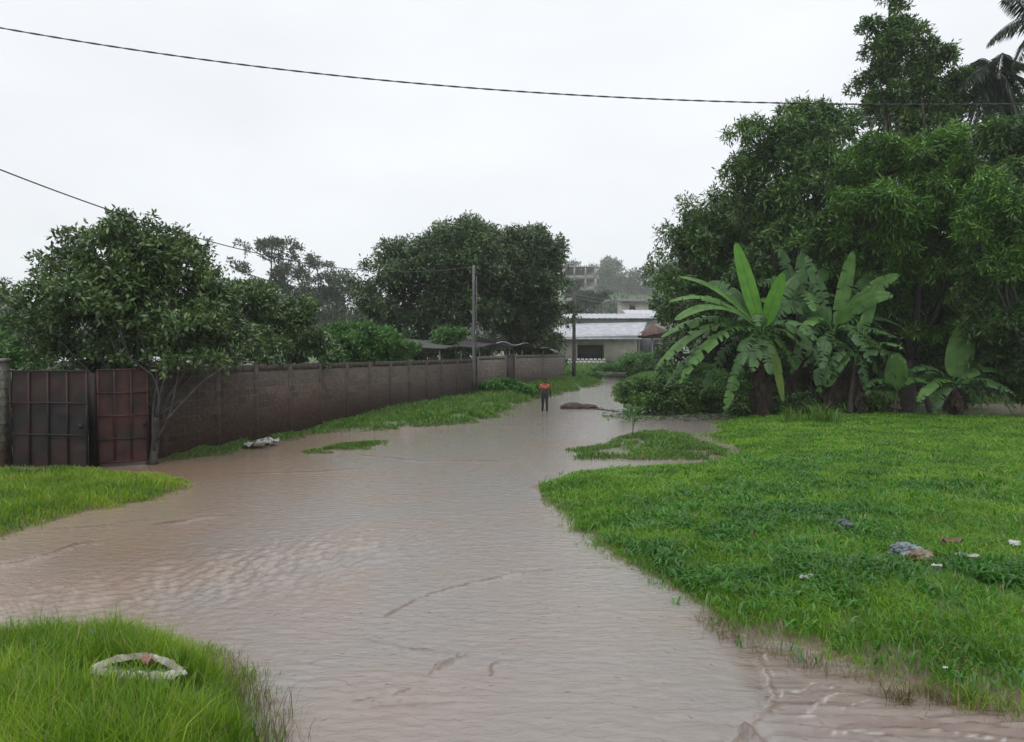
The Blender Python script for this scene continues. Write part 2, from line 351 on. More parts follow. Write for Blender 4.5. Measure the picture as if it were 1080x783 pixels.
def blockmat(name, c1, c2, mortar, low=(.12, .07, .05), lowz=1.0, topc=(.09, .085, .075), ztop=2.2):
    """rendered concrete blocks with mud splash at the foot and mould at the top"""
    m, n = newmat(name)
    p = N(n, 'ShaderNodeBsdfPrincipled'); p.inputs['Roughness'].default_value = .85
    tcn = N(n, 'ShaderNodeTexCoord'); sx = N(n, 'ShaderNodeSeparateXYZ'); lnk(n, tcn.outputs['Object'], sx.inputs[0])
    ad = N(n, 'ShaderNodeMath', operation='ADD'); lnk(n, sx.outputs[0], ad.inputs[0]); lnk(n, sx.outputs[1], ad.inputs[1])
    cx = N(n, 'ShaderNodeCombineXYZ'); lnk(n, ad.outputs[0], cx.inputs[0]); lnk(n, sx.outputs[2], cx.inputs[1])
    zd = N(n, 'ShaderNodeTexNoise'); zd.inputs['Scale'].default_value = 3; lnk(n, tcn.outputs['Object'], zd.inputs['Vector'])
    mv = N(n, 'ShaderNodeVectorMath', operation='SCALE'); mv.inputs['Scale'].default_value = .03; lnk(n, zd.outputs['Color'], mv.inputs[0])
    av = N(n, 'ShaderNodeVectorMath', operation='ADD'); lnk(n, cx.outputs[0], av.inputs[0]); lnk(n, mv.outputs[0], av.inputs[1])
    br = N(n, 'ShaderNodeTexBrick'); br.inputs['Scale'].default_value = 1; br.inputs['Brick Width'].default_value = .42; br.inputs['Row Height'].default_value = .215
    br.inputs['Mortar Size'].default_value = .010; br.inputs['Color1'].default_value = (*c1, 1); br.inputs['Color2'].default_value = (*c2, 1); br.inputs['Mortar'].default_value = (*mortar, 1)
    br.inputs['Mortar Smooth'].default_value = .3
    lnk(n, av.outputs[0], br.inputs['Vector'])
    z = N(n, 'ShaderNodeTexNoise'); z.inputs['Scale'].default_value = 1.1; z.inputs['Detail'].default_value = 8; lnk(n, tcn.outputs['Object'], z.inputs['Vector'])
    hh = N(n, 'ShaderNodeMath', operation='MULTIPLY_ADD'); hh.inputs[1].default_value = -1.6; lnk(n, z.outputs[0], hh.inputs[0]); lnk(n, sx.outputs[2], hh.inputs[2])
    m1 = N(n, 'ShaderNodeMapRange'); m1.inputs[1].default_value = lowz; m1.inputs[2].default_value = lowz-1.0; m1.inputs[3].default_value = 0; m1.inputs[4].default_value = .8; lnk(n, hh.outputs[0], m1.inputs[0])
    c = N(n, 'ShaderNodeMix', data_type='RGBA'); lnk(n, m1.outputs[0], c.inputs[0]); lnk(n, br.outputs[0], c.inputs[6]); c.inputs[7].default_value = (*low, 1)
    m2 = N(n, 'ShaderNodeMapRange'); m2.inputs[1].default_value = ztop-1.5; m2.inputs[2].default_value = ztop-.6; m2.inputs[3].default_value = 0; m2.inputs[4].default_value = .75; lnk(n, hh.outputs[0], m2.inputs[0])
    c2_ = N(n, 'ShaderNodeMix', data_type='RGBA'); lnk(n, m2.outputs[0], c2_.inputs[0]); lnk(n, c.outputs[2], c2_.inputs[6]); c2_.inputs[7].default_value = (*topc, 1)
    z4 = N(n, 'ShaderNodeTexNoise'); z4.inputs['Scale'].default_value = 9; z4.inputs['Detail'].default_value = 6; lnk(n, tcn.outputs['Object'], z4.inputs['Vector'])
    m4 = N(n, 'ShaderNodeMapRange'); m4.inputs[1].default_value = .3; m4.inputs[2].default_value = .7; m4.inputs[3].default_value = .45; m4.inputs[4].default_value = 1.35; lnk(n, z4.outputs[0], m4.inputs[0])
    vs = N(n, 'ShaderNodeVectorMath', operation='SCALE'); lnk(n, c2_.outputs[2], vs.inputs[0]); lnk(n, m4.outputs[0], vs.inputs['Scale'])
    lnk(n, vs.outputs[0], p.inputs['Base Color'])
    sb = N(n, 'ShaderNodeMath', operation='SUBTRACT'); lnk(n, z4.outputs[0], sb.inputs[0]); lnk(n, br.outputs['Fac'], sb.inputs[1])
    b = N(n, 'ShaderNodeBump'); b.inputs['Strength'].default_value = .7; b.inputs['Distance'].default_value = .02; lnk(n, sb.outputs[0], b.inputs['Height']); lnk(n, b.outputs[0], p.inputs['Normal'])
    o = N(n, 'ShaderNodeOutputMaterial'); lnk(n, p.outputs[0], o.inputs[0])
    return m
M['block'] = blockmat('block_wall', (.078, .052, .036), (.030, .021, .015), (.10, .08, .06), low=(.055, .030, .019), lowz=.9, topc=(.045, .038, .029))
M['block_grey'] = blockmat('block_grey', (.13, .105, .085), (.085, .068, .057), (.06, .05, .042), low=(.085, .055, .043), lowz=.3, topc=(.12, .115, .10), ztop=2.6)
M['block_pillar'] = blockmat('block_pillar', (.15, .145, .12), (.11, .105, .09), (.05, .05, .045), lowz=.2, topc=(.09, .09, .08), ztop=2.6)
M['rust'] = matsimple('rust', (.055, .015, .010), (.014, .006, .005), .7, 2.2, .3, 25, detail=8, contrast=(.38, .62))
M['rust_dark'] = matsimple('rust_dark', (.022, .0065, .005), (.005, .0035, .0035), .7, 1.3, .3, 20, detail=8, contrast=(.42, .6))
M['concrete'] = matsimple('concrete', (.30, .29, .27), (.18, .17, .155), .85, 2, .3)
M['mulch'] = matsimple('mulch', (.06, .028, .022), (.025, .014, .012), .75, 6, .9, 14)

# ------------------------------------------------------------------ ground sheet and flood water
def pgrid(us, ys, fz):
    U, Y = np.meshgrid(us, ys); X = U*Y
    Z = fz(X.ravel(), Y.ravel()).reshape(X.shape)
    V = np.stack([X, Y, Z], -1).reshape(-1, 3)
    n, m = X.shape; i = np.arange(n-1)[:, None]*m; j = np.arange(m-1)[None]
    return V, np.stack([i+j, i+j+1, i+m+j+1, i+m+j], -1).reshape(-1, 4)
ys = np.concatenate([3.2*1.018**np.arange(0, 320)]); ys = ys[ys < 900]
us = np.concatenate([-np.geomspace(6, 1.02, 25), np.linspace(-1, 1, 260), np.geomspace(1.02, 6, 25)])
V, F = pgrid(us, ys, hz)
g = MB().add(V, F).build('ground', M['mud'], smooth=True); tag(g, kind='structure')

RIDGES = [ # polyline px, height, width
 ([(403,652),(425,640),(455,627),(500,614),(560,603),(610,599),(655,600)], .022, .05),
 ([(-60,604),(0,597),(30,592),(58,583),(78,575),(93,573)], .06, .13),
 ([(96,575),(110,572)], .04, .1),
 ([(165,552),(195,550),(218,545),(240,544)], .05, .13),
 ([(30,560),(90,556),(160,548)], .02, .08),
 ([(372,739),(400,736),(432,728)], .02, .035),
 ([(440,684),(480,690),(462,700),(455,712)], .02, .04),
 ([(463,706),(476,697),(490,691)], .045, .06),
 ([(380,676),(420,683),(470,689)], .014, .06),
 ([(515,712),(520,700),(548,697)], .018, .03),
 ([(410,690),(436,686)], .018, .03),
 ([(775,800),(786,768),(795,772),(812,790)], .07, .09),
 ([(800,756),(860,757),(930,757),(1000,762)], .035, .06),
 ([(950,760),(1020,764),(1100,775)], .04, .06),
 ([(830,768),(900,772),(980,778)], .03, .05),
 ([(880,764),(960,768),(1060,778),(1120,790)], .03, .05),
 ([(822,730),(845,728),(855,722),(885,727)], .025, .035),
 ([(850,748),(865,735),(890,732)], .022, .03),
 ([(890,750),(905,742),(930,740)], .022, .03),
 ([(800,690),(806,720),(820,745),(800,765)], .03, .05),
 ([(395,747),(480,742)], .010, .05),
 ([(585,426),(600,424)], .03, .3), ([(540,432),(566,430)], .03, .3), ([(590,432),(640,431)], .03, .25),
 ([(470,446),(540,449),(600,447)], .02, .25), ([(380,480),(450,487),(520,486)], .02, .18), ([(250,500),(330,498),(380,494)], .02, .2),
 ([(560,444),(590,446)], .02, .2), ([(640,418),(665,417)], .04, .3)]
RW = []
for pts, A, W in RIDGES:
    P = np.array([G(*q)[:2] for q in pts])
    RW.append((P, A, W))
def segdist(P, x, y):
    d = np.full(x.shape, 1e9); L = 0; tt = np.zeros(x.shape)
    tot = sum(np.linalg.norm(P[i+1]-P[i]) for i in range(len(P)-1))
    for i in range(len(P)-1):
        a, b_ = P[i], P[i+1]; e_ = b_-a; l2 = e_@e_; l = math.sqrt(l2)
        t = np.clip(((x-a[0])*e_[0]+(y-a[1])*e_[1])/l2, 0, 1)
        dd = np.hypot(x-a[0]-t*e_[0], y-a[1]-t*e_[1])
        s = dd < d; d = np.where(s, dd, d); tt = np.where(s, (L+t*l)/tot, tt); L += l
    return d, tt
def sines(x, y, ang, lam, spread, k, seed):
    q = np.random.default_rng(seed); r_ = 0
    for i in range(k):
        a_ = ang+q.normal()*spread; l = lam*math.exp(q.normal()*.25)
        r_ = r_+np.sin((x*math.cos(a_)+y*math.sin(a_))*2*math.pi/l+q.uniform(0, 6.28))
    return r_/math.sqrt(k)
def wz(x, y):
    wx = x+(fbm(x*.8, y*.8, 41)-.5)*.7; wy = y+(fbm(x*.8, y*.8, 57)-.5)*.7
    z = .0014*sines(wx, wy, R(96), .30, .35, 6, 1)*(.2+1.4*fbm(x*.5, y*.5, 77))
    z += .0010*sines(wx, wy, R(80), .14, .6, 6, 2)*sstep(24, 10, y)
    # standing ripples where the side stream joins
    c = G(215, 610); dx = (x-c[0])*.75+(y-c[1])*.66; dy = (x-c[0])*.66-(y-c[1])*.75
    env = np.exp(-(dx/3.2)**2-(dy/1.25)**2)
    z += 0.0125*env*sines(wx, wy, R(-42), .24, .22, 4, 3)+.004*env*sines(wx, wy, R(-60), .14, .5, 4, 4)
    c = G(960, 772); env = np.exp(-((x-c[0])/1.8)**2-((y-c[1])/.5)**2)
    z += .013*env*sines(wx*.3, wy, R(90), .16, .12, 4, 5)
    c = G(430, 735); env = np.exp(-((x-c[0])/1.0)**2-((y-c[1])/.45)**2)
    z += .005*env*sines(wx, wy, R(70), .12, .5, 5, 6)
    for P, A, W in RW:
        mid = P.mean(0); rad = np.abs(P-mid).max()+W*5+.6
        s = (np.abs(x-mid[0]) < rad) & (np.abs(y-mid[1]) < rad)
        if not s.any(): continue
        W = W*.5; xs, ys_ = x[s]+(fbm(x[s]*3, y[s]*3, 88)-.5)*.16, y[s]+(fbm(x[s]*3, y[s]*3, 99)-.5)*.16
        d, t = segdist(P, xs, ys_)
        prof = np.exp(-(d/W)**2)-.5*np.exp(-((d-2.0*W)/W)**2)
        z[s] += (.55*A)*prof*np.clip(np.sin(math.pi*np.clip(t, .0, 1)), .12, 1)**.6*(.55+.9*fbm(xs*4, ys_*4, 12))
    return z*sstep(90, 40, y)
ys = 3.3*1.0062**np.arange(0, 420); ys = np.concatenate([ys, ys[-1]*1.02**np.arange(1, 40)]); ys = ys[ys < 92]
us = np.concatenate([-np.geomspace(6, .95, 16), np.linspace(-.92, .92, 760), np.geomspace(.95, 6, 16)])
V, F = pgrid(us, ys, wz)
o = MB().add(V, F).build('water', M['water'], smooth=True); tag(o, kind='structure')
silt_shade = np.zeros(len(V))
for k_ in range(len(RW)):   # churned red silt on the standing waves, plus painted dark lines for weaker sky reflection
    P_, A_, W_ = RW[k_]; d_, t_ = segdist(P_, V[:, 0]+(fbm(V[:, 0]*3, V[:, 1]*3, 88)-.5)*.16, V[:, 1]+(fbm(V[:, 0]*3, V[:, 1]*3, 99)-.5)*.16)
    silt_shade = np.maximum(silt_shade, (1.3 if k_ in (0, 1, 2, 3, 5, 7, 9) else .8)*np.exp(-(d_/(W_*.4+.006))**2)*sstep(.15, .7, fbm(V[:, 0]*4, V[:, 1]*9, 31)))
cx_, cy_ = G(960, 765)[:2]; e_ = sstep(G(790, 740)[0], G(815, 740)[0], V[:, 0]+.12*(fbm(V[:, 0]*3, V[:, 1]*3, 8)-.5))*sstep(9, 7.4, V[:, 1])
silt_shade = np.maximum(silt_shade, e_*(.30+.6*sstep(.45, .7, fbm(V[:, 0]*1.3, V[:, 1]*14, 71))))
cx_, cy_ = G(130, 500)[:2]; e_ = np.exp(-((V[:, 0]-cx_)/3)**2-((V[:, 1]-cy_)/1.6)**2); silt_shade = np.maximum(silt_shade, .28*e_)
cx_, cy_ = G(60, 590)[:2]; e_ = np.exp(-((V[:, 0]-cx_)/2.6)**2-((V[:, 1]-cy_)/1.2)**2); silt_shade = np.maximum(silt_shade, .28*e_)
foam = np.zeros(len(V))
FOAM = [[(806,690),(803,710),(812,735),(800,757)], [(822,730),(845,727),(856,721),(870,724),(888,727)], [(850,750),(862,738),(872,733),(890,731)], [(888,748),(903,742),(925,739)], [(835,757),(880,755),(930,757)], [(945,770),(1000,772),(1060,781)], [(870,772),(930,775)], [(806,700),(820,716),(822,735)], [(640,600),(700,604),(720,612)]]
for pts_ in FOAM:
    P_ = np.array([G(*p_)[:2] for p_ in pts_]); d_, t_ = segdist(P_, V[:, 0]+(fbm(V[:, 0]*5, V[:, 1]*5, 18)-.5)*.12, V[:, 1]+(fbm(V[:, 0]*5, V[:, 1]*5, 19)-.5)*.12)
    foam = np.maximum(foam, np.exp(-(d_/.011)**2)*sstep(.3, .6, fbm(V[:, 0]*7, V[:, 1]*7, 20)))
af_ = o.data.attributes.new('foam', 'FLOAT', 'POINT'); af_.data.foreach_set('value', np.clip(foam, 0, 1).astype(np.float32))
at_ = o.data.attributes.new('silt_shade', 'FLOAT', 'POINT'); at_.data.foreach_set('value', np.clip(silt_shade, 0, 1).astype(np.float32))

# ------------------------------------------------------------------ grass
def blades(pts, h, wd, lean, seed=0, curl=.5):
    q = np.random.default_rng(seed); n_ = len(pts)
    a = q.uniform(0, 2*math.pi, n_); d = np.stack([np.cos(a), np.sin(a), np.zeros(n_)], -1)
    b2 = a+q.normal(0, .9, n_)+math.pi/2; s = np.stack([np.cos(b2), np.sin(b2), np.zeros(n_)], -1)
    up = np.array([0, 0, 1.])
    ln = lean*q.uniform(.2, 1.4, n_)[:, None]; h = np.asarray(h)[:, None]; wd = np.asarray(wd)[:, None]
    m_ = pts+up*h*.6+d*h*ln*.3; t = pts+up*h*(1-ln*.35*curl)+d*h*ln*.95
    V = np.stack([pts-s*wd*.4, pts+s*wd*.4, m_+s*wd*.5, m_-s*wd*.5, t], 1).reshape(-1, 3)
    i = np.arange(n_)[:, None]*5
    return V, [i+np.array([[0, 1, 2, 3]]), i+np.array([[3, 2, 4]])]
def scatter(P, dens, seed, margin=0.0, bbox=None, extra=None):
    """random points in polygon P (world xy); dens = number at 10 m scale, thinning with distance"""
    q = np.random.default_rng(seed)
    lo = P.min(0); hi = P.max(0)
    if bbox is not None: lo = np.maximum(lo, bbox[0]); hi = np.minimum(hi, bbox[1])
    area = np.prod(hi-lo); near = max(lo[1], 5.)
    out = []
    # strips in y, each with its own density
    e_ = np.geomspace(max(lo[1], 4.5), hi[1], 24) if hi[1] > 4.5 else []
    for a, b_ in zip(e_[:-1], e_[1:]):
        yy = (a+b_)/2; x0 = max(lo[0], -yy*.8-1); x1 = min(hi[0], yy*.8+1)
        if x1 <= x0: continue
        k = int(dens*min(1.6, (10/yy)**1.25)*(x1-x0)*(b_-a))
        out.append(np.stack([q.uniform(x0, x1, k), q.uniform(a, b_, k)], -1))
    A = np.vstack(out)
    s = sdf(P, A[:, 0], A[:, 1])+wob(A[:, 0], A[:, 1])
    k = s > margin+.12-q.exponential(.17, len(s))*(q.random(len(s)) < .6)
    if extra is not None: k &= extra(A[:, 0], A[:, 1], q)
    A = A[k]; z = hz(A[:, 0], A[:, 1])
    k = z > -.09
    return np.column_stack([A[k], z[k]]), s[np.flatnonzero(np.ones(len(s)))[:len(s)]]
def grass(name, P, dens, h0, h1, w0, mat, label, seed, lean=.6, margin=0., bbox=None, clump=.6, fac=None, extra=None, ragged=False):
    pts, _ = scatter(P, dens, seed, margin, bbox, extra)
    q = np.random.default_rng(seed+5)
    nn = fbm(pts[:, 0]*.9, pts[:, 1]*.9, seed)*clump+(1-clump)*.5
    sd = sdf(P, pts[:, 0], pts[:, 1])
    h = (h0+(h1-h0)*np.clip(q.normal(nn*1.3-.12, .25), 0, 1))*(.45+.55*sstep(-.1, .5, sd))
    if ragged: k_ = q.random(len(pts)) < .025; h = np.where(k_, h*q.uniform(1.2, 1.7, len(pts)), h); h = h*(.7+.6*fbm(pts[:, 0]*2.2, pts[:, 1]*2.2, 61))
    wd = w0*(.7+.7*q.random(len(pts)))*np.clip(pts[:, 1]/9, .8, 3.2)
    if fac is not None:
        f = fac(pts[:, 0], pts[:, 1]); h = h*f
    V, F = blades(pts, h, wd, lean, seed)
    o = MB().add(V, F).build(name, mat); tag(o, label, 'grass', kind='stuff'); return o
grass('grass', BANK, 4200, .08, .40, .0072, M['grass_tall'], 'tall bright grass on the near left bank by the flood water', 11, .55, .02, ((-9, 4.5), (3, 9.5)),
      extra=lambda x, y, q: (np.hypot((x-G(148, 726, .2)[0])/.62, (y-G(148, 728, .2)[1])/.28) > .8+.4*vnoise(x*5, y*5, 2)) | (q.random(x.shape) < .05), ragged=True)
grass('grass', GATEL, 1500, .08, .22, .008, M['grass_tall'], 'short bright grass in front of the rusty gate', 12, .5, 0., ((-30, 8), (0, 20)))
def lawn_extra(x, y, q):
    f = np.ones(x.shape, bool)
    for px, py, r_ in ((985, 600, .55), (1020, 600, .45), (1040, 608, .5), (1008, 640, .35), (955, 590, .3), (760, 470, 1.2), (1060, 625, .4), (905, 640, .3), (830, 655, .35), (950, 680, .3), (1045, 700, .25), (880, 560, .4), (720, 540, .4), (1000, 520, .8)):
        c = G(px, py, .2); d = np.hypot(x-c[0], y-c[1]); f &= (d > r_*(.6+.8*vnoise(x*3, y*3, 5))) | (q.random(x.shape) < .3)
    return f
grass('grass', LAWN, 2600, .04, .17, .0085, M['grass_lawn'], 'wide green lawn of wet grass on the right of the flood', 13, 1.0, .03, ((0, 5), (40, 34)), extra=lawn_extra)
grass('grass', ISLAND, 1500, .06, .20, .009, M['grass_verge'], 'small grass islet between two channels of brown water', 14, .8, -.1, extra=lambda x, y, q: fbm(x*1.3, y*1.3, 66) > .36+.1*q.random(x.shape))
grass('grass', LEFTLAND, 1500, .10, .36, .009, M['grass_verge'], 'grass verge running along the foot of the long block wall', 15, .7, 0., ((-12, 18), (12, 78)),
      fac=lambda x, y: .35+.75*sstep(26, 34, y)+0*x, extra=lambda x, y, q: (x > (-9.2+13.9*(y-19.3)/48.7)+.12) & ((fbm(x*.9, y*.9, 68) > .34+.14*q.random(x.shape)) | (sdf(LEFTLAND, x, y) > 1.3)))
grass('grass', TUFT, 1800, .06, .16, .008, M['grass_verge'], 'thin tufts of grass standing in the water before the wall', 16, .6, -.15, extra=lambda x, y, q: fbm(x*1.6, y*1.6, 67) > .38+.15*q.random(x.shape))
grass('grass', BACKR, 1500, .10, .34, .010, M['grass_verge'], 'rank grass behind the banana plants on the right', 17, .7, -.1, ((4, 34), (40, 80)))
FARP = np.array([[-30., 77], [60, 77], [60, 99], [-30, 99]])
grass('grass', FARP, 1300, .15, .5, .012, M['grass_verge'], 'far grass in front of the pale house', 18, .6, 0., ((2, 77), (26, 99)))
# darker leafy weeds in the lawn
def weedfilter(x, y, q):
    f = np.zeros(x.shape)
    for px, py, r_ in ((760, 560, 1.3), (735, 590, .9), (820, 540, 1.6), (690, 560, .8), (800, 600, .9), (930, 610, .5), (880, 500, 2.5), (1060, 610, .5)):
        c = G(px, py, .2); f = np.maximum(f, np.exp(-((x-c[0])**2+(y-c[1])**2)/r_**2))
    return q.random(x.shape) < np.clip(f*.8*(fbm(x*2, y*2, 4)*3-1.15), .015, 1)
pts, _ = scatter(LAWN, 700, 31, .1, ((0, 5), (40, 34)), weedfilter)
q = np.random.default_rng(3)
pp = np.repeat(pts, 3, 0); pp[:, :2] += q.normal(0, .04, (len(pp), 2)); pp[:, 2] += q.uniform(.02, .06, len(pp))
V, F = blades(pp, q.uniform(.08, .17, len(pp)), q.uniform(.018, .034, len(pp)), 1.5, 32, .9)
tag(MB().add(V, F).build('weeds', M['weed']), 'patches of dark leafy weeds growing through the right lawn', 'weeds', kind='stuff')
# dead and muddy stems at the water's edge
def edgepts(pxs, k, sx_, seed):
    q = np.random.default_rng(seed); out = []
    for px, py in pxs:
        c = G(px, py, .02); a = c[:2]+q.normal(0, sx_, (k, 2)); out.append(a)
    A = np.vstack(out); return np.column_stack([A, np.maximum(hz(A[:, 0], A[:, 1]), -.03)])
e1 = edgepts([(745,650),(752,660),(765,668),(790,678),(815,686),(840,692),(860,705),(880,700),(905,714),(930,722),(945,735),(965,728),(990,735),(1010,742),(1040,746),(1070,752),(770,672),(850,697)], 60, .10, 5)
V, F = blades(e1, rng.uniform(.05, .16, len(e1)), rng.uniform(.003, .006, len(e1)), 1.1, 41)
tag(MB().add(V, F).build('dry_grass', M['grass_dry']), 'muddy half dead grass along the edge of the right lawn', 'grass', kind='stuff')
e1 = edgepts([(262,735),(272,745),(285,760),(250,722),(290,775),(296,790),(240,712)], 45, .09, 6)
V, F = blades(e1, rng.uniform(.12, .38, len(e1)), rng.uniform(.003, .005, len(e1)), .8, 42)
tag(MB().add(V, F).build('dry_grass', M['grass_dry']), 'dark seeding stems at the tip of the near left bank', 'grass', kind='stuff')
# single tufts
def tuft(px, py, n_, h, sp_, label, mat, z=.0, wd=.007):
    c = Gh(px, py); q = np.random.default_rng(int(px*3+py))
    A = c+np.column_stack([q.normal(0, sp_, (n_, 2)), np.zeros(n_)]); A[:, 2] = np.maximum(hz(A[:, 0], A[:, 1]), -.02)
    V, F = blades(A, q.uniform(h*.5, h, n_), np.full(n_, wd), .9, int(px))
    return tag(MB().add(V, F).build('grass_tuft', mat, origin=c), label, 'grass tuft', 'loose tufts at the edge of the right lawn')
tuft(950, 752, 60, .24, .05, 'reddish tuft of grass standing in the rushing water at the bottom right', M['grass_dry'])
tuft(1022, 744, 90, .22, .07, 'green tuft of grass leaning over the water near the right frame edge', M['grass_tall'])
tuft(985, 742, 60, .18, .06, 'brownish tuft between the reddish tuft and the green one', M['grass_dry'])
for px, py, h, lb in ((835, 447, 1.0, 'tall weed tuft left in front of the banana trunks'), (862, 446, 1.2, 'tallest weed tuft in front of the banana trunks'), (878, 448, .9, 'weed tuft right in front of the banana trunks')):
    c = Gh(px, py); q = np.random.default_rng(px)
    A = c+np.column_stack([q.normal(0, .24, (120, 2)), np.zeros(120)]); A[:, 2] = hz(A[:, 0], A[:, 1])
    V, F = blades(A, q.uniform(h*.2, h, 120)*np.exp(-np.hypot(A[:, 0]-c[0], A[:, 1]-c[1])*.8), np.full(120, .03), .6, px)
    tag(MB().add(V, F).build('weed_tuft', M['grass_verge'], origin=c), lb, 'weed tuft', 'tall weeds in front of the bananas')

# ------------------------------------------------------------------ foliage
def unit(v): return v/(np.linalg.norm(v, axis=-1, keepdims=True)+1e-9)
def leaf_mesh(P, D, L, Wd, q):
    """rhombic folded leaves: base P, direction D, length L, width Wd"""
    n_ = len(P); s = unit(np.cross(D, unit(q.normal(size=(n_, 3))+np.array([0, 0, 1.2]))))
    nn = unit(np.cross(s, D)); nn *= np.sign(nn[:, 2:3]+1e-6)
    L = np.asarray(L)[:, None]; Wd = np.asarray(Wd)[:, None]
    mid = P+D*L*.5
    tip = P+D*L-nn*L*.12
    V = np.stack([P, mid+s*Wd*.5-nn*Wd*.12, tip, mid-s*Wd*.5-nn*Wd*.12], 1).reshape(-1, 3)
    i = np.arange(n_)[:, None]*4
    return V, np.vstack([i+np.array([[0, 1, 2]]), i+np.array([[0, 2, 3]])])
def crown_mesh(lobes, nsprig, m_, L, Wd, seed, droop=.35, clump=.34, inner=.18, nclump=20, spread=.5, gap=.0):
    """lobes: (cx,cy,cz,rx,ry,rz). leafy clumps sit on each lobe; returns V,F,clump centres"""
    q = np.random.default_rng(seed)
    Lb = np.array(lobes, float); cen, rad = [], []
    wts = (Lb[:, 3]*Lb[:, 5]+Lb[:, 3]*Lb[:, 4]+Lb[:, 4]*Lb[:, 5])
    tot = nclump*len(Lb); cnt = np.maximum(4, (wts/wts.sum()*tot).astype(int))
    for lb, k in zip(Lb, cnt):
        d = unit(q.normal(size=(k, 3))); d[:, 2] = np.where(d[:, 2] < -.55, -d[:, 2], d[:, 2])
        r_ = q.uniform(.5, 1.08, k)[:, None]
        c = lb[:3]+d*lb[3:6]*r_
        rr = clump*lb[3:6].mean()*q.uniform(.55, 1.25, k)
        cen.append(c); rad.append(rr)
    cen = np.vstack(cen); rad = np.concatenate(rad)
    if gap > 0:
        k = q.random(len(cen)) > gap; cen = cen[k]; rad = rad[k]
    wt = rad**2; idx = q.choice(len(cen), nsprig, p=wt/wt.sum())
    d = unit(q.normal(size=(nsprig, 3))); flip = (d[:, 2] < -.2) & (q.random(nsprig) < .6); d[flip, 2] *= -1
    rr = np.where(q.random(nsprig) < inner, q.uniform(.1, .7, nsprig), q.uniform(.75, 1.12, nsprig))
    sp_ = cen[idx]+d*(rad[idx]*rr)[:, None]*np.array([1, 1, .8])
    sd_ = unit(d+np.array([0, 0, .25]))
    P = np.repeat(sp_, m_, 0)+q.normal(0, L*.35, (nsprig*m_, 3))
    D = unit(np.repeat(sd_, m_, 0)*.7+q.normal(0, spread+.25, (nsprig*m_, 3))-np.array([0, 0, droop]))
    LL = L*q.uniform(.6, 1.2, len(P)); WW = Wd*q.uniform(.7, 1.2, len(P))
    V, F = leaf_mesh(P, D, LL, WW, q)
    return V, F, cen, rad
def tree(name, label, cat, base, lobes, ns, m_, L, Wd, leaf, bark='bark', trunk_r=.3, fork=.35, group=None, seed=1, parts=True, trunks=1, fork_pt=None, limb_k=12, **kw):
    base = np.array(base, float); base[2] = gz(base[0], base[1])-.05
    t = thing(name, label, cat, base, group)
    V, F, cen, rad = crown_mesh(lobes, ns, m_, L, Wd, seed, **kw)
    MB().add(V, F).build('crown', M[leaf], t, base)
    q = np.random.default_rng(seed+99); mb = MB()
    Lb = np.array(lobes); top = Lb[:, :3].mean(0)
    fk = np.array(fork_pt) if fork_pt is not None else base+(top-base)*fork
    w1 = base+(fk-base)*.5+q.normal(0, trunk_r*.5, 3)
    P = bez(base, w1, fk, 9)
    mb.tube(P, np.linspace(trunk_r*1.25, trunk_r*.8, 9)*np.array([1.25]+[1]*8), 10)
    lm = MB()
    for lb in Lb:
        c = lb[:3]; dd = np.linalg.norm(c-fk)
        mid = (fk+c)/2+q.normal(0, dd*.08, 3)+np.array([0, 0, -dd*.05])
        P = bez(fk, mid, c, 9)
        r0 = trunk_r*.55*min(1, .4+lb[3:6].mean()/3)
        lm.tube(P, np.linspace(r0, r0*.35, 9), 7)
    idx = q.permutation(len(cen))[:limb_k*len(Lb)//1]
    for i in idx:
        j = np.argmin(np.linalg.norm(Lb[:, :3]-cen[i], axis=1)); a = Lb[j, :3]
        P = bez(a, (a+cen[i])/2+q.normal(0, .12*np.linalg.norm(cen[i]-a)+.02, 3), cen[i], 5)
        lm.tube(P, np.linspace(trunk_r*.16+.012, .012, 5), 5)
    mb.build('trunk', M[bark], t, base, True)
    lm.build('limbs', M[bark], t, base, True)
    return t
def LB(px, py, rx, ry, Y, rd=None):
    """lobe centred on the sight line at depth Y, radii given in hundredths of its distance"""
    c = at(px, py, Y); k = Y/FP
    return (*c, rx*k, (rd if rd else (rx+ry)/2*k), ry*k)

# -- left spreading tree over the gate
tree('spreading_tree', 'spreading leafy tree with bent pale branches rising between gate and wall', 'tree', (*G(161, 490)[:2], 0),
     [LB(118,285,56,48,20), LB(180,290,48,46,20.5), LB(62,318,44,44,20.5), LB(140,345,76,32,21.2), LB(42,352,38,36,21), LB(205,330,48,40,21.5), LB(85,250,16,18,20), LB(135,243,20,20,20), LB(160,245,14,16,20), LB(225,358,45,28,22), LB(150,372,66,16,20.2), LB(70,375,50,14,21), LB(60,270,10,12,20.5), LB(212,268,14,12,20.5), LB(30,300,14,12,20.5), LB(108,322,60,40,19.4), LB(190,350,60,30,19.6), LB(200,386,44,16,19.0), LB(158,384,30,12,19.0), LB(245,380,30,14,20)],
     6900, 7, .18, .07, 'leaf_guava', 'bark_wet', .085, seed=3, droop=.15, clump=.25, nclump=34, inner=.08, fork_pt=at(164, 440, 19.0), gap=.26, spread=.6)
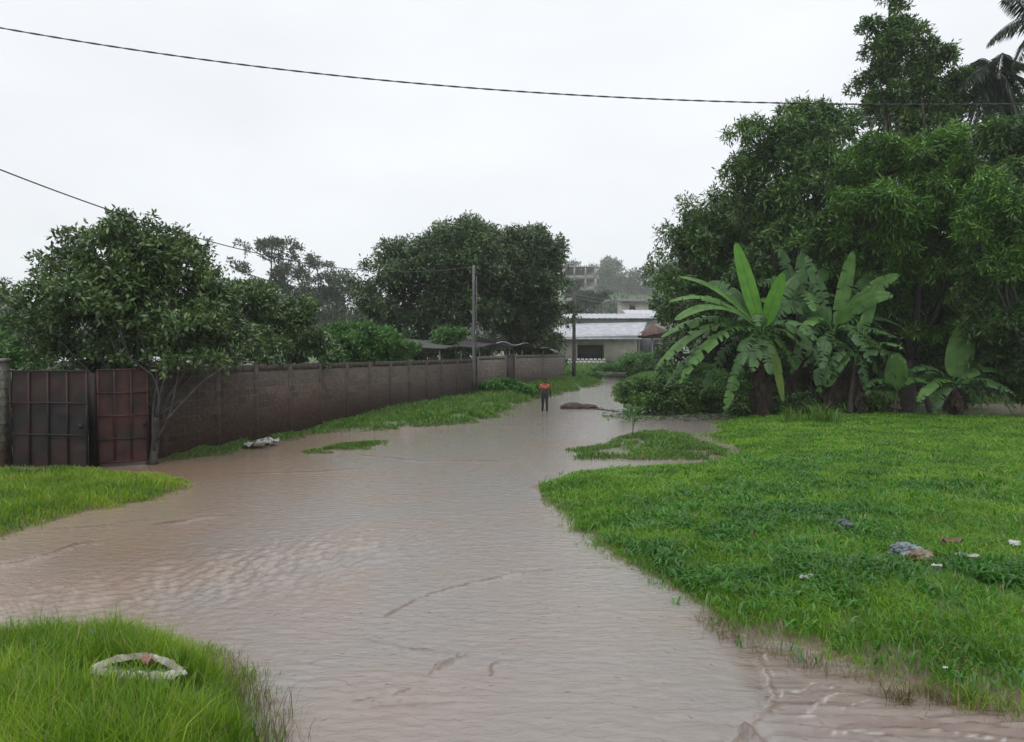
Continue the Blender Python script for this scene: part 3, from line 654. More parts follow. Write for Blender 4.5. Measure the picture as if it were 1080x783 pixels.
# extra visible bare limbs of that tree
lt = bpy.data.objects['spreading_tree']
mb = MB(); b0 = np.array(lt.location)
for pts, r0 in (([(163,476),(158,440),(166,405),(164,378)], .032), ([(164,466),(181,440),(183,420),(190,385)], .032), ([(172,448),(192,425),(215,402),(238,386)], .04), ([(166,440),(172,415),(160,395),(128,372)], .03)):
    P = np.array([at(x, y, 18.75) for x, y in pts]); PP = np.vstack([bez(P[0], P[1]*1.0, P[2], 7)[:-1], bez((P[0]+2*P[1]+P[2])/4*0+bez(P[0], P[1], P[2], 3)[2], P[2]*.5+P[3]*.5, P[3], 5)])
    mb.tube(PP, np.linspace(r0, r0*.5, len(PP)), 7)
mb.build('limbs', M['bark_wet'], lt, b0, True)
# -- bushes behind the left wall
def bush(name, label, px, lobes, ns, m_, L, Wd, leaf, group=None, seed=1, **kw):
    Lb = np.array(lobes); c = Lb[:, :3].mean(0); kw.setdefault('trunk_r', .07); kw.setdefault('fork', .3)
    return tree(name, label, 'bush', (c[0], c[1], 0), lobes, ns, m_, L, Wd, leaf, 'bark', seed=seed, group=group, **kw)
bush('dark_bush', 'dark dense bush hanging over the wall top right of the spreading tree', 260, [LB(255,335,38,32,26), LB(300,350,38,32,28), LB(262,370,42,20,25), LB(330,365,30,22,29), LB(230,355,26,26,24.5), LB(345,385,14,10,27.8)],
     4200, 7, .17, .07, 'leaf_guava', 'bushes behind the long wall', 5, limb_k=4, droop=.2)
bush('cassava_bush', 'pale green big leaved bush behind the wall, left of the round mango tree', 385, [LB(350,364,24,16,34), LB(378,362,26,17,35), LB(405,365,24,14,36), LB(428,366,13,13,37), LB(370,380,30,12,34.5), LB(400,380,30,10,36)],
     2600, 8, .22, .10, 'leaf_cassava', 'bushes behind the long wall', 6, limb_k=3, droop=.1)
bush('cassava_bush', 'pale green bush behind the gate at the left frame edge', 15, [LB(14,372,24,20,24), LB(-15,360,24,26,25), LB(40,385,14,9,24)],
     900, 8, .20, .09, 'leaf_cassava', 'bushes behind the long wall', 7, limb_k=3, droop=.1)
bush('dark_bush', 'dark bush filling the gap behind the two gate leaves', 110, [LB(112,420,22,45,21.6), LB(135,400,24,30,22.5), LB(75,405,30,20,22.8), LB(105,465,20,28,21.6)],
     1500, 7, .16, .07, 'leaf_guava', 'bushes behind the long wall', 8, limb_k=3)
bush('dark_bush', 'small twiggy bush behind the wall left of the tall pole', 470, [LB(470,362,14,12,46), LB(482,356,9,10,46)],
     350, 7, .24, .10, 'leaf_cassava', 'bushes behind the long wall', 9, limb_k=3)
for k, (px, lb) in enumerate(((215, 'low dark undergrowth behind the wall below the spreading tree'), (300, 'low dark undergrowth behind the wall below the hanging bush'), (60, 'low dark undergrowth seen over the wide gate leaf'), (455, 'low dark undergrowth under the left middle mango'), (535, 'low dark undergrowth under the right middle mango'))):
    Yk = (36, 42, 34, 66, 72)[k]
    bush('undergrowth_bush', lb, px, [LB(px-38,374,34,17,Yk), LB(px,370,38,19,Yk+1), LB(px+40,374,34,17,Yk)], 2600, 7, .3, .12, 'leaf_mango_blue', 'undergrowth behind the left wall', 110+k, limb_k=2, inner=.3)
# -- round mangoes in the middle
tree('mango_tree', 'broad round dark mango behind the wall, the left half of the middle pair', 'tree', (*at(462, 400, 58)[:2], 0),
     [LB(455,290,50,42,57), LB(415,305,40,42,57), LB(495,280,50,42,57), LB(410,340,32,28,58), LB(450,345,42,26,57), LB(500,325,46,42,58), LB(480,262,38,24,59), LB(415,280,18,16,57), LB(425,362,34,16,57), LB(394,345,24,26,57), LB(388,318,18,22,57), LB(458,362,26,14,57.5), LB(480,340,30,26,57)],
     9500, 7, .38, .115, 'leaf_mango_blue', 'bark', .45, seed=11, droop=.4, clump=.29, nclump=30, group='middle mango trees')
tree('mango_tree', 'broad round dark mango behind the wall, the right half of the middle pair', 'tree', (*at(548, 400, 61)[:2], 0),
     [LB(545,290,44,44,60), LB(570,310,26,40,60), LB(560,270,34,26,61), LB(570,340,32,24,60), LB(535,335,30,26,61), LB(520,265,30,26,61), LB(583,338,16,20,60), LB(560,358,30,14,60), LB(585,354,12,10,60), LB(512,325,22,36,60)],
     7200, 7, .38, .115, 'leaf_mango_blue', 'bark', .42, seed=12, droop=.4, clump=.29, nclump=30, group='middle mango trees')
# -- hazy trees behind the left wall
def tiered(px, Y, base_label):
    b = at(px, 400, Y); b[2] = gz(b[0], b[1])
    t = thing('tiered_tree', base_label, 'tree', b)
    top = at(px+1, 256, Y); mb = MB(); mb.tube(bez(b, (b+top)/2+np.array([.3, 0, 0]), top, 8), np.linspace(.36, .10, 8), 8)
    lob = [LB(288,260,26,7,Y), LB(265,262,16,5,Y), LB(302,272,20,6,Y), LB(247,283,17,5,Y), LB(225,300,18,5,Y), LB(262,290,15,5,Y), LB(308,290,24,7,Y), LB(280,306,30,8,Y), LB(240,312,22,6,Y), LB(290,325,34,9,Y)]
    for l in lob:
        c = np.array(l[:3]); a = top.copy(); a[2] = max(c[2]-2.6, b[2]+6); a[:2] = b[:2]+(top-b)[:2]*(a[2]-b[2])/(top[2]-b[2])
        mb.tube(bez(a, (a+c)/2+np.array([0, 0, -.3]), c, 6), np.linspace(.17, .06, 6), 6)
    mb.build('trunk', M['bark_pale'], t, b, True)
    V, F, c_, r_ = crown_mesh(lob, 1500, 7, .8, .3, 21, droop=.1, clump=.34, nclump=12, gap=.1)
    MB().add(V, F).build('crown', M['leaf_far'], t, b)
tiered(285, 150, 'tall thin tree with flat layered tiers of leaves fading in the rain')
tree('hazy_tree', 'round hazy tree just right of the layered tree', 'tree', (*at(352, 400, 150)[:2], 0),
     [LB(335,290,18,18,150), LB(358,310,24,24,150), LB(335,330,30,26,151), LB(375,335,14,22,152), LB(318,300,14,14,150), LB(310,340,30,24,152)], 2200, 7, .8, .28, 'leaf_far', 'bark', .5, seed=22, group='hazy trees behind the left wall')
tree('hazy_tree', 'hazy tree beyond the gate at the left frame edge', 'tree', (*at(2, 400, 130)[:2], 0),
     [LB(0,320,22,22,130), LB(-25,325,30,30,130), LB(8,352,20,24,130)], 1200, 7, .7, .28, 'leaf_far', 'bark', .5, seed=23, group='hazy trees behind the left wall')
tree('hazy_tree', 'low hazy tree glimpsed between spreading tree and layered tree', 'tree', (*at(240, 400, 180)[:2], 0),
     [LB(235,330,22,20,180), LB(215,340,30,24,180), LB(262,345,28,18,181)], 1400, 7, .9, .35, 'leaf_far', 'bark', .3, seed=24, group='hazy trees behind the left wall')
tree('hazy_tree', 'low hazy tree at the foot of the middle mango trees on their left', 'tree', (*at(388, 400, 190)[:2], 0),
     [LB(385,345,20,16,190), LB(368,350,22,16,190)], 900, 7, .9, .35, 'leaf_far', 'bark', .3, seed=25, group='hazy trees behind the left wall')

# -- big trees on the right
tree('mango_tree', 'lowest and leftmost dark mango of the right grove', 'tree', (*at(770, 400, 42)[:2], 0),
     [LB(750,246,38,40,41), LB(730,282,44,44,41), LB(718,320,32,38,40.5), LB(765,300,46,50,43), LB(740,350,40,36,42), LB(775,365,46,40,43), LB(785,240,30,34,43), LB(788,275,42,52,45), LB(755,400,50,34,43), LB(715,375,24,26,42), LB(800,400,50,40,43)],
     9500, 8, .34, .085, 'leaf_mango', 'bark', .4, seed=31, droop=.55, clump=.25, nclump=38, group='trees of the right grove')
tree('mango_tree', 'large dark mango in the middle of the right grove, its top just under the cable', 'tree', (*at(855, 420, 38)[:2], 0),
     [LB(802,158,38,34,37), LB(830,146,40,34,37), LB(868,150,46,34,39), LB(810,210,44,50,37), LB(862,215,52,52,36), LB(835,270,46,50,36), LB(880,290,50,55,37), LB(850,340,60,50,38), LB(905,350,50,50,38), LB(846,126,7,18,37), LB(850,395,60,40,39), LB(800,330,40,50,38)],
     13000, 8, .33, .085, 'leaf_mango', 'bark_wet', .4, seed=32, droop=.5, clump=.235, nclump=40, group='trees of the right grove')
tree('tall_tree', 'tallest tree of the right grove, leaves in tufts against the sky', 'tree', (*at(955, 420, 43)[:2], 0),
     [LB(938,6,17,20,42), LB(930,42,26,24,42), LB(962,48,26,26,42), LB(925,75,28,24,42), LB(950,95,34,26,42), LB(985,80,26,26,43), LB(1010,105,20,30,43), LB(935,120,26,20,42), LB(980,130,40,28,43)],
     3900, 8, .30, .10, 'leaf_mango', 'bark', .3, seed=33, droop=.3, clump=.36, nclump=16, inner=.1, group='trees of the right grove', gap=.12)
tree('mango_tree', 'bright green mango with long hanging leaves, middle right of the grove', 'tree', (*at(960, 420, 35)[:2], 0),
     [LB(935,185,50,38,34), LB(985,175,46,36,34), LB(920,235,44,38,33), LB(970,235,50,44,33), LB(1010,215,36,40,34), LB(940,285,50,38,34), LB(995,290,46,44,34), LB(930,335,46,36,35), LB(985,345,44,36,35)],
     10500, 8, .34, .064, 'leaf_bright', 'bark_wet', .3, seed=34, droop=.55, clump=.22, nclump=36, group='trees of the right grove')
tree('mango_tree', 'dark leafy tree at the right frame edge reaching down to the bananas', 'tree', (*at(1090, 430, 33)[:2], 0),
     [LB(1065,160,34,36,31), LB(1100,180,44,50,31), LB(1070,225,38,40,30), LB(1050,280,36,36,30), LB(1085,285,44,50,30), LB(1060,340,42,38,30.5), LB(1100,370,44,50,31), LB(1030,320,26,34,31), LB(1045,385,32,26,31.5), LB(1090,410,40,26,33)],
     10500, 8, .27, .07, 'leaf_mango', 'bark_wet', .24, seed=35, droop=.45, clump=.22, nclump=36, group='trees of the right grove')
tree('mango_tree', 'bright leafed mango sprays at the right frame edge below the palms', 'tree', (*at(1100, 430, 30)[:2], 0),
     [LB(1052,222,26,26,29), LB(1030,245,18,22,29), LB(1078,240,26,34,29), LB(1040,200,18,18,29), LB(1062,280,28,22,29)], 3000, 8, .30, .058, 'leaf_bright', 'bark_wet', .2, seed=38, droop=.55, clump=.27, nclump=34, group='trees of the right grove')
tree('mango_tree', 'small leafy tree close behind the banana plants, oval leaves', 'tree', (*at(985, 425, 35)[:2], 0),
     [LB(975,335,40,36,35), LB(1005,365,34,30,35), LB(940,350,34,38,36), LB(960,385,40,24,36), LB(905,385,30,26,37), LB(985,405,50,22,38)],
     5200, 8, .18, .08, 'leaf_mango', 'bark_wet', .15, seed=36, droop=.3, clump=.34, nclump=22, group='trees of the right grove')
tree('mango_tree', 'added dark rear tree blocking light at the back of the right grove', 'tree', (*at(985, 420, 54)[:2], 0),
     [LB(930,200,80,70,54), LB(1030,190,80,70,54), LB(1130,200,90,90,54), LB(900,300,90,80,54), LB(1010,310,90,80,54), LB(1120,320,90,80,54), LB(840,330,60,60,54), LB(900,395,90,36,54), LB(1030,395,90,36,54), LB(780,395,60,36,54)],
     9500, 7, .5, .2, 'leaf_mango_blue', 'bark', .6, seed=37, droop=.3, clump=.36, nclump=22, inner=.3, group='trees of the right grove')  # tree added behind the grove to block light
for px, lb, sd in ((900, 'dark undergrowth behind the big banana plant', 51), (1000, 'dark undergrowth behind the low banana plant', 52), (1080, 'dark undergrowth at the right frame edge', 53)):
    bush('undergrowth_bush', lb, px, [LB(px-40,395,44,26,46), LB(px+10,385,50,34,47), LB(px+50,398,44,24,46)], 2600, 7, .3, .12, 'leaf_mango_blue', 'undergrowth of the right grove', sd, limb_k=3, inner=.3)

# -- palms
def frond(mb, base, tip, arc, q, n_=90, ll=1.15):
    base = np.array(base); tip = np.array(tip); mid = (base+tip)/2+np.array([0, 0, arc])
    P = bez(base, mid, tip, 16); mb.tube(P, np.linspace(.045, .008, 16), 5)
    t = np.linspace(.12, 1, n_); X = (1-t)[:, None]**2*base+2*(t*(1-t))[:, None]*mid+(t*t)[:, None]*tip
    T = unit(2*(1-t)[:, None]*(mid-base)+2*t[:, None]*(tip-mid)); S = unit(np.cross(T, [0, 0, 1.]))
    for sg in (-1, 1):
        D = unit(S*sg*.75+T*.55-np.array([0, 0, .75])*(.8+.7*q.random((n_, 1)))+q.normal(0, .1, (n_, 3)))
        L = ll*np.sin(math.pi*(.12+.8*t))**.7
        V, F = leaf_mesh(X, D, L, np.full(n_, .055), q); mb.add(V, F)
def palm(px, py, Y, label, tips, seed):
    q = np.random.default_rng(seed); top = at(px, py, Y); b = np.array([top[0]+.8, top[1]+.5, 0]); b[2] = gz(b[0], b[1])
    t = thing('coconut_palm', label, 'palm', b, 'palms at the top right')
    MB().tube(bez(b, (b+top)/2+np.array([.5, 0, 0]), top, 12), np.linspace(.24, .14, 12), 10).build('trunk', M['bark_pale'], t, b, True)
    for dx, dy, dY, arc in tips:
        mb = MB(); tp = at(px+dx, py+dy, Y+dY); frond(mb, top, tp, arc, q); mb.build('frond', M['leaf_palm'], t, b)
palm(1052, 78, 42, 'drooping coconut palm beside the tallest tree of the grove',
     [(-38,40,1,1.6), (-30,62,-1,1.8), (-18,80,.5,1.8), (-5,86,-1,1.6), (12,80,1,1.6), (26,60,-1,1.6), (36,30,1,1.4), (-36,14,-1,1.2), (-22,-14,2,.8), (6,-22,-2,.7), (26,-10,1,.8), (0,60,3,1.6), (-26,48,3,1.5), (20,66,3,1.5)], 61)
palm(1122, 25, 38, 'palm mostly outside the top right corner with two fronds reaching in',
     [(-78,18,0,1.6), (-62,-28,0,.9), (-40,60,1,1.8), (-20,-50,0,1), (30,-40,0,1), (60,0,0,1.4), (50,50,0,1.6), (0,80,1,1.6), (-50,38,-2,1.8)], 62)

# ------------------------------------------------------------------ bananas
def bananamat(name, c1, c2, transl=.3, rough=.5):
    m, n = newmat(name); tcn = N(n, 'ShaderNodeTexCoord')
    z = N(n, 'ShaderNodeTexNoise'); z.inputs['Scale'].default_value = 2.5; z.inputs['Detail'].default_value = 6; lnk(n, tcn.outputs['Object'], z.inputs['Vector'])
    r = N(n, 'ShaderNodeValToRGB'); r.color_ramp.elements[0].position = .35; r.color_ramp.elements[1].position = .65
    r.color_ramp.elements[0].color = (*c1, 1); r.color_ramp.elements[1].color = (*c2, 1); lnk(n, z.outputs[0], r.inputs[0])
    p = N(n, 'ShaderNodeBsdfPrincipled'); p.inputs['Roughness'].default_value = rough; p.inputs['Specular IOR Level'].default_value = .32; lnk(n, r.outputs[0], p.inputs['Base Color'])
    t = N(n, 'ShaderNodeBsdfTranslucent'); hs = N(n, 'ShaderNodeHueSaturation'); hs.inputs['Value'].default_value = 1.6; lnk(n, r.outputs[0], hs.inputs['Color']); lnk(n, hs.outputs[0], t.inputs[0])
    x = N(n, 'ShaderNodeMixShader'); x.inputs[0].default_value = transl; lnk(n, p.outputs[0], x.inputs[1]); lnk(n, t.outputs[0], x.inputs[2])
    o = N(n, 'ShaderNodeOutputMaterial'); lnk(n, x.outputs[0], o.inputs[0]); return m
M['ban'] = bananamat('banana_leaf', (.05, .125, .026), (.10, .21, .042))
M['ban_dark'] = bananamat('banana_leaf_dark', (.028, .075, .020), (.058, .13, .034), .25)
M['ban_young'] = bananamat('banana_leaf_young', (.07, .20, .02), (.11, .27, .03), .4)
M['ban_yellow'] = bananamat('banana_leaf_yellow', (.14, .20, .03), (.10, .18, .03), .35)
M['ban_dead'] = bananamat('banana_leaf_dead', (.022, .015, .011), (.065, .042, .03), .15, .8)
M['ban_stem'] = matsimple('banana_stem', (.045, .042, .024), (.018, .016, .012), .6, 4, .4, 15)
M['rib'] = matsimple('banana_rib', (.12, .18, .06), None, .4, 5)
def banana_leaf(base, tip, arc, W, tears, q, fold=.30, hang=0.55, dead=False):
    base = np.array(base, float); tip = np.array(tip, float); mid = (base+tip)/2+np.array([0, 0, arc])
    n_ = 64; t = np.linspace(0, 1, n_)
    P = bez(base, mid, tip, n_)
    T = unit(2*(1-t)[:, None]*(mid-base)+2*t[:, None]*(tip-mid)+1e-6)
    az = q.uniform(-.5, .5)
    up = np.array([.15*math.sin(az), -.35, 1.]) if abs(T[0][2]) < .93 else np.array([.2, -1., .2])
    if T[:12].mean(0)[2] > .8*np.linalg.norm(T[:12].mean(0)): up = np.array([.25*az, -1., .25])
    S = unit(np.cross(T, up)); Nn = unit(np.cross(S, T))
    pet = .12; tt = np.clip((t-pet)/(1-pet), 0, 1)
    wp = W*.57*np.clip(np.sin(math.pi*tt**.8), 0, 1)**.42*(tt > 0)
    mb = MB(); mb.tube(P, np.linspace(.03, .006, n_), 5)
    for sg in (-1, 1):
        V = []; F = []
        i = int(pet*n_); k = 0
        while i < n_-1:
            ln = int(q.integers(1, 5)) if q.random() < tears else int(q.integers(5, 18))
            j = min(n_-1, i+ln)
            hg = hang*(q.random()*.9 if q.random() < tears else .25)+(.8*q.random() if dead else 0)
            sh = q.normal(0, .03)*tears; b0 = len(V); m2 = j-i+1
            for a_ in range(i, j+1):
                e_ = .03 if (a_ == i and i > int(pet*n_)) else (-.03 if a_ == j and j < n_-1 else 0)
                for f in (0, .5, 1.):
                    dn = fold*f*wp[a_]*-1*(0.2-.9*f*hg*0) if False else 0
                    off = S[a_]*sg*wp[a_]*f*(1-hg*.35*f)+Nn[a_]*wp[a_]*(fold*f-.25*f*f)-np.array([0, 0, 1])*wp[a_]*hg*f*f*1.3+T[a_]*(e_*f*2*tears+sh*f+.10*f*wp[a_])
                    V.append(P[a_]+off)
            for a_ in range(m2-1):
                for f in range(2):
                    u0 = b0+a_*3+f; F.append([u0, u0+1, u0+4, u0+3])
            i = j
            if q.random() < tears*.25: i = min(n_-1, i+1)
        if F: mb.add(np.array(V), np.array(F))
    return mb
def banana(label, bpx, bpy_, cpx, cpy, Y, leaves, seed, sr=.16, dead=6, extra=12, group='banana plants in front of the grove'):
    q = np.random.default_rng(seed)
    b = at(bpx, bpy_, Y); b[2] = gz(b[0], b[1])-.03; c = at(cpx, cpy, Y)
    t = thing('banana_plant', label, 'banana plant', b, group)
    P = bez(b, (b+c)/2+np.array([q.normal(0, .1), 0, 0]), c, 12)
    MB().tube(P, np.linspace(sr*1.1, sr*.45, 12)*(1+.06*q.normal(size=12)), 12).build('trunk', M['ban_stem'], t, b, True)
    for (px, py, dY, arc, W, tear, mat) in leaves:
        tp = at(px, py, Y+dY); bb = c+q.normal(0, .04, 3)
        banana_leaf(bb, tp, arc, W, tear, q).build('leaf', M[mat], t, b, True)
    for k in range(extra):
        a = q.uniform(0, 6.28); L = q.uniform(1.7, 2.7)*min(1, sr/.18+.1); el = q.uniform(-.9, .15)
        tp = c+np.array([math.cos(a)*L*math.cos(el), math.sin(a)*L*math.cos(el), L*math.sin(el)])
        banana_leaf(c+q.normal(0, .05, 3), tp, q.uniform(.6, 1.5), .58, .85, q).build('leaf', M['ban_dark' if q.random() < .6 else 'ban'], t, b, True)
    H = c[2]-b[2]
    for k in range(dead):
        a = q.uniform(0, 6.28); s = b+(c-b)*q.uniform(.55, .95); L = H*q.uniform(.35, .6)
        tp = s+np.array([math.cos(a)*.35, math.sin(a)*.35-.1, -L])
        banana_leaf(s+np.array([math.cos(a)*.1, math.sin(a)*.1, 0]), tp, .25, .6, .9, q, dead=True).build('dead_leaf', M['ban_dead'], t, b, True)
    return t
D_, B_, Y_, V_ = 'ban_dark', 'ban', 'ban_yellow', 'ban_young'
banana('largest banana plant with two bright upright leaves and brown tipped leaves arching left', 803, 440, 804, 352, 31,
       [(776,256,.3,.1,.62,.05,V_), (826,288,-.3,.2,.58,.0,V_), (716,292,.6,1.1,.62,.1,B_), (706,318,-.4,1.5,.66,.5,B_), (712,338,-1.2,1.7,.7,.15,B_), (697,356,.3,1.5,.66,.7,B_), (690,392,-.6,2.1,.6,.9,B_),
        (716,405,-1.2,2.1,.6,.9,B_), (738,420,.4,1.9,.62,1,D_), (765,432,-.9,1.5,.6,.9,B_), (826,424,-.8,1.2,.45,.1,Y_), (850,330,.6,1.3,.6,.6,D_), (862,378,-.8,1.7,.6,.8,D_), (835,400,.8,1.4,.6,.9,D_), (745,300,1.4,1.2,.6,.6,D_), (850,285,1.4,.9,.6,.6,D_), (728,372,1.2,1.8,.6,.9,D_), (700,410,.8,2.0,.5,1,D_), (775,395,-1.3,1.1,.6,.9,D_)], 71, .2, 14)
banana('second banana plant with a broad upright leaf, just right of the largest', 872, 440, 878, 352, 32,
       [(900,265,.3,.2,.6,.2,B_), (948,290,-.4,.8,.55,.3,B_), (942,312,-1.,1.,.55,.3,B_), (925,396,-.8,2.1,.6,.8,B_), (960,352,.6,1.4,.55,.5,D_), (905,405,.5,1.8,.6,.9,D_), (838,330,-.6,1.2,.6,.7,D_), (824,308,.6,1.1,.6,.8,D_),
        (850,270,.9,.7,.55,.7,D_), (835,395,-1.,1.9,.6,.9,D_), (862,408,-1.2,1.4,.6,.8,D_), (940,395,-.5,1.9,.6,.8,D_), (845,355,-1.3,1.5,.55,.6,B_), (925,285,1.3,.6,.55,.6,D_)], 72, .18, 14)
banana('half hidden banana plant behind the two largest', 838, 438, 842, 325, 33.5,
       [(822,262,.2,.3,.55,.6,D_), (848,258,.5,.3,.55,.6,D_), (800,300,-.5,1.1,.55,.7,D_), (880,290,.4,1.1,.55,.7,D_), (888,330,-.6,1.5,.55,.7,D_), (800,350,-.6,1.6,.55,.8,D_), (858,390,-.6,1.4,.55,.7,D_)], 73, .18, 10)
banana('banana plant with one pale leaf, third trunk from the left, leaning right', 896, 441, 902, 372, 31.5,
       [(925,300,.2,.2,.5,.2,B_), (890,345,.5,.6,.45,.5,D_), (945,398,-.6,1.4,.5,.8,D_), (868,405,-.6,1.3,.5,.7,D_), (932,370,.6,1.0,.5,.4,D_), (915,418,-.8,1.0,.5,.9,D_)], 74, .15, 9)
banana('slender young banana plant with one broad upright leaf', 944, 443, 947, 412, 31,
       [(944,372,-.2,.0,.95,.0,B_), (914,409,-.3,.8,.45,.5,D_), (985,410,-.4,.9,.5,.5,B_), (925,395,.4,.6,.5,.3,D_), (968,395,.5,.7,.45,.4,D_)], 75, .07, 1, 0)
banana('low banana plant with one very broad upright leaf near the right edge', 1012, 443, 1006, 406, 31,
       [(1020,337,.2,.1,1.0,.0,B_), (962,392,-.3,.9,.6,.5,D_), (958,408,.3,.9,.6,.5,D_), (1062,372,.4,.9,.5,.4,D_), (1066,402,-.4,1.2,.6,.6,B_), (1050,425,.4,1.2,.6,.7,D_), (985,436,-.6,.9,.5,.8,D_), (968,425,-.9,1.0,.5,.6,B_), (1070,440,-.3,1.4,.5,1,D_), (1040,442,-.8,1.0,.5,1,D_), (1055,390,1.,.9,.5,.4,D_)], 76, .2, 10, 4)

# ------------------------------------------------------------------ shrubs in the open
def shrub(label, lobes, ns, L, Wd, leaf, seed, name='shrub', group=None, m_=8, **kw):
    return bush(name, label, 0, lobes, ns, m_, L, Wd, leaf, group, seed, limb_k=4, trunk_r=.04, fork=.2, **kw)
shrub('dark glossy shrub fallen into the flood water beside the road bend', [LB(666,420,24,15,35), LB(700,418,36,16,35.5), LB(742,420,36,14,35.5), LB(690,428,42,8,34.5), LB(730,412,30,13,36.5), LB(680,411,22,10,36.5)], 4600, .16, .075, 'leaf_mango', 81, inner=.25)
shrub('light green creeper shrub between the fallen shrub and the bananas', [LB(765,414,28,16,37), LB(735,398,26,14,38), LB(790,412,20,16,37), LB(755,425,30,8,36)], 1700, .14, .07, 'leaf_cassava', 82, group='light shrubs on the right')
shrub('pale creeper covered shrub in front of the far house', [LB(655,388,20,8,76), LB(675,384,20,9,78), LB(640,391,14,5,75), LB(665,380,12,6,79), LB(690,390,16,8,77)], 1500, .26, .13, 'leaf_cassava', 83, group='light shrubs on the right')
shrub('low leafy shrub at the foot of the wall, right of the tall grey pole', [LB(520,411,17,7,45), LB(545,412,18,7,46), LB(535,407,16,5,46), LB(565,412,10,5,47)], 1100, .16, .08, 'weed', 84)
shrub('shrub under the house wall at the far end of the road', [LB(622,397,12,3,72), LB(602,398,10,4,71)], 400, .22, .1, 'leaf_cassava', 85)
shrub('low dark leafy growth around the feet of the banana plants', [LB(785,432,20,8,31.6), LB(830,430,30,10,32.2), LB(875,431,30,10,32.4), LB(915,433,26,8,32.2)], 2200, .2, .08, 'leaf_mango', 87)
# small weed plant standing on the islet
c = Gh(667, 462); t = thing('seedling', 'small upright seedling with pale leaves on the grass islet', 'seedling', c)
q = np.random.default_rng(9); mb = MB(); mb.tube([c, c+[.02, 0, .35], c+[.0, 0, .75]], [.018, .014, .008], 6); mb.tube([c+[0, 0, .3], c+[.12, 0, .6]], [.01, .006], 5); mb.build('stem', M['ban_stem'], t, c)
P = c+np.column_stack([q.normal(0, .12, 90), q.normal(0, .12, 90), q.uniform(.45, .95, 90)]); D = unit(P-(c+[0, 0, .45])+q.normal(0, .1, (90, 3)))
V, F = leaf_mesh(P, D, q.uniform(.12, .24, 90), q.uniform(.05, .08, 90), q); MB().add(V, F).build('leaves', M['leaf_cassava'], t, c)
# fallen branches on the water
def branch(label, pts, Y, r0, seed):
    q = np.random.default_rng(seed); P = np.array([G(x, y, .0) for x, y in pts]); P[:, 2] += .0
    t = np.linspace(0, len(P)-1, 14); Q = np.stack([np.interp(t, np.arange(len(P)), P[:, k]) for k in range(3)], -1); Q[:, 2] += q.normal(0, .02, 14); Q[1:-1, :2] += q.normal(0, .05, (12, 2))
    mb = MB().tube(Q, np.linspace(r0, r0*.4, 14), 7)
    for k in range(7):
        i = q.integers(2, 13); e_ = Q[i]+np.array([q.normal(0, .5), q.normal(0, .5), abs(q.normal(0, .15))]); mb.tube([Q[i], (Q[i]+e_)/2+[0, 0, .05], e_], [r0*.4, r0*.3, .008], 5)
    tag(mb.build('fallen_branch', M['bark_wet'], origin=Q[0], smooth=True), label, 'branch', 'branches lying in the water')
branch('long wet branch lying in the water under the dark shrub', [(628,432),(670,436),(720,440),(760,441)], 0, .05, 1)
branch('thinner wet branch in the water, nearest the grass islet', [(645,440),(690,443),(745,444)], 0, .03, 2)
branch('short wet branch in the water reaching toward the bananas', [(690,433),(735,434),(780,431)], 0, .04, 3)
q = np.random.default_rng(15); A = np.vstack([G(px, py) for px, py in zip(q.uniform(636, 772, 700), np.clip(q.normal(438, 3.0, 700), 432, 447))]); A[:, 2] = q.uniform(0, .06, 700)
V, F = leaf_mesh(A, unit(q.normal(size=(700, 3))*[1, 1, .2]), q.uniform(.12, .3, 700), q.uniform(.05, .10, 700), q)
tag(MB().add(V, F).build('floating_leaves', M['leaf_mango']), 'broken leaves and twigs floating beside the fallen shrub', 'leaf litter', kind='stuff')
tuft(574, 452, 1, .01, .01, 'x', M['grass_dry']) if False else None
# brown heap in the road
def lump(name, label, cat, c, r, mat, seed, group=None, sq=.5, rough=.35, sub=4, parent=None, freq=2.2):
    bm = bmesh.new(); bmesh.ops.create_icosphere(bm, subdivisions=sub, radius=1); q = np.random.default_rng(seed)
    k1 = q.normal(size=(10, 3))*freq; ph = q.uniform(0, 6.28, 10)
    V = np.array([v.co[:] for v in bm.verts]); d = sum(np.abs(np.sin(V@k1[i]*(1+i*.35)+ph[i]))/(1+i*.5) for i in range(10)); d = d/d.mean()
    V = V*(1+rough*(d-1))[:, None]*np.array(r); V[:, 2] = np.maximum(V[:, 2], -.3*r[2])
    for v, p_ in zip(bm.verts, V): v.co = p_
    me = bpy.data.meshes.new(name); bm.to_mesh(me); bm.free(); me.materials.append(mat)
    for f in me.polygons: f.use_smooth = sub > 3 and name != 'plastic_bag'
    o = bpy.data.objects.new(name, me); C.objects.link(o); o.location = tuple(c)
    if label: tag(o, label, cat, group)
    return o
c = G(604, 431); lump('mud_heap', 'larger reddish brown heap of earth breaking the water beside the person', 'mud heap', (c[0], c[1], .05), (.62, .4, .26), M['mulch'], 5, 'earth heaps in the road')
c = G(619, 431); lump('mud_heap', 'smaller flat brown heap of earth at the right of the larger heap', 'mud heap', (c[0], c[1], .03), (.55, .35, .19), M['mulch'], 6, 'earth heaps in the road')

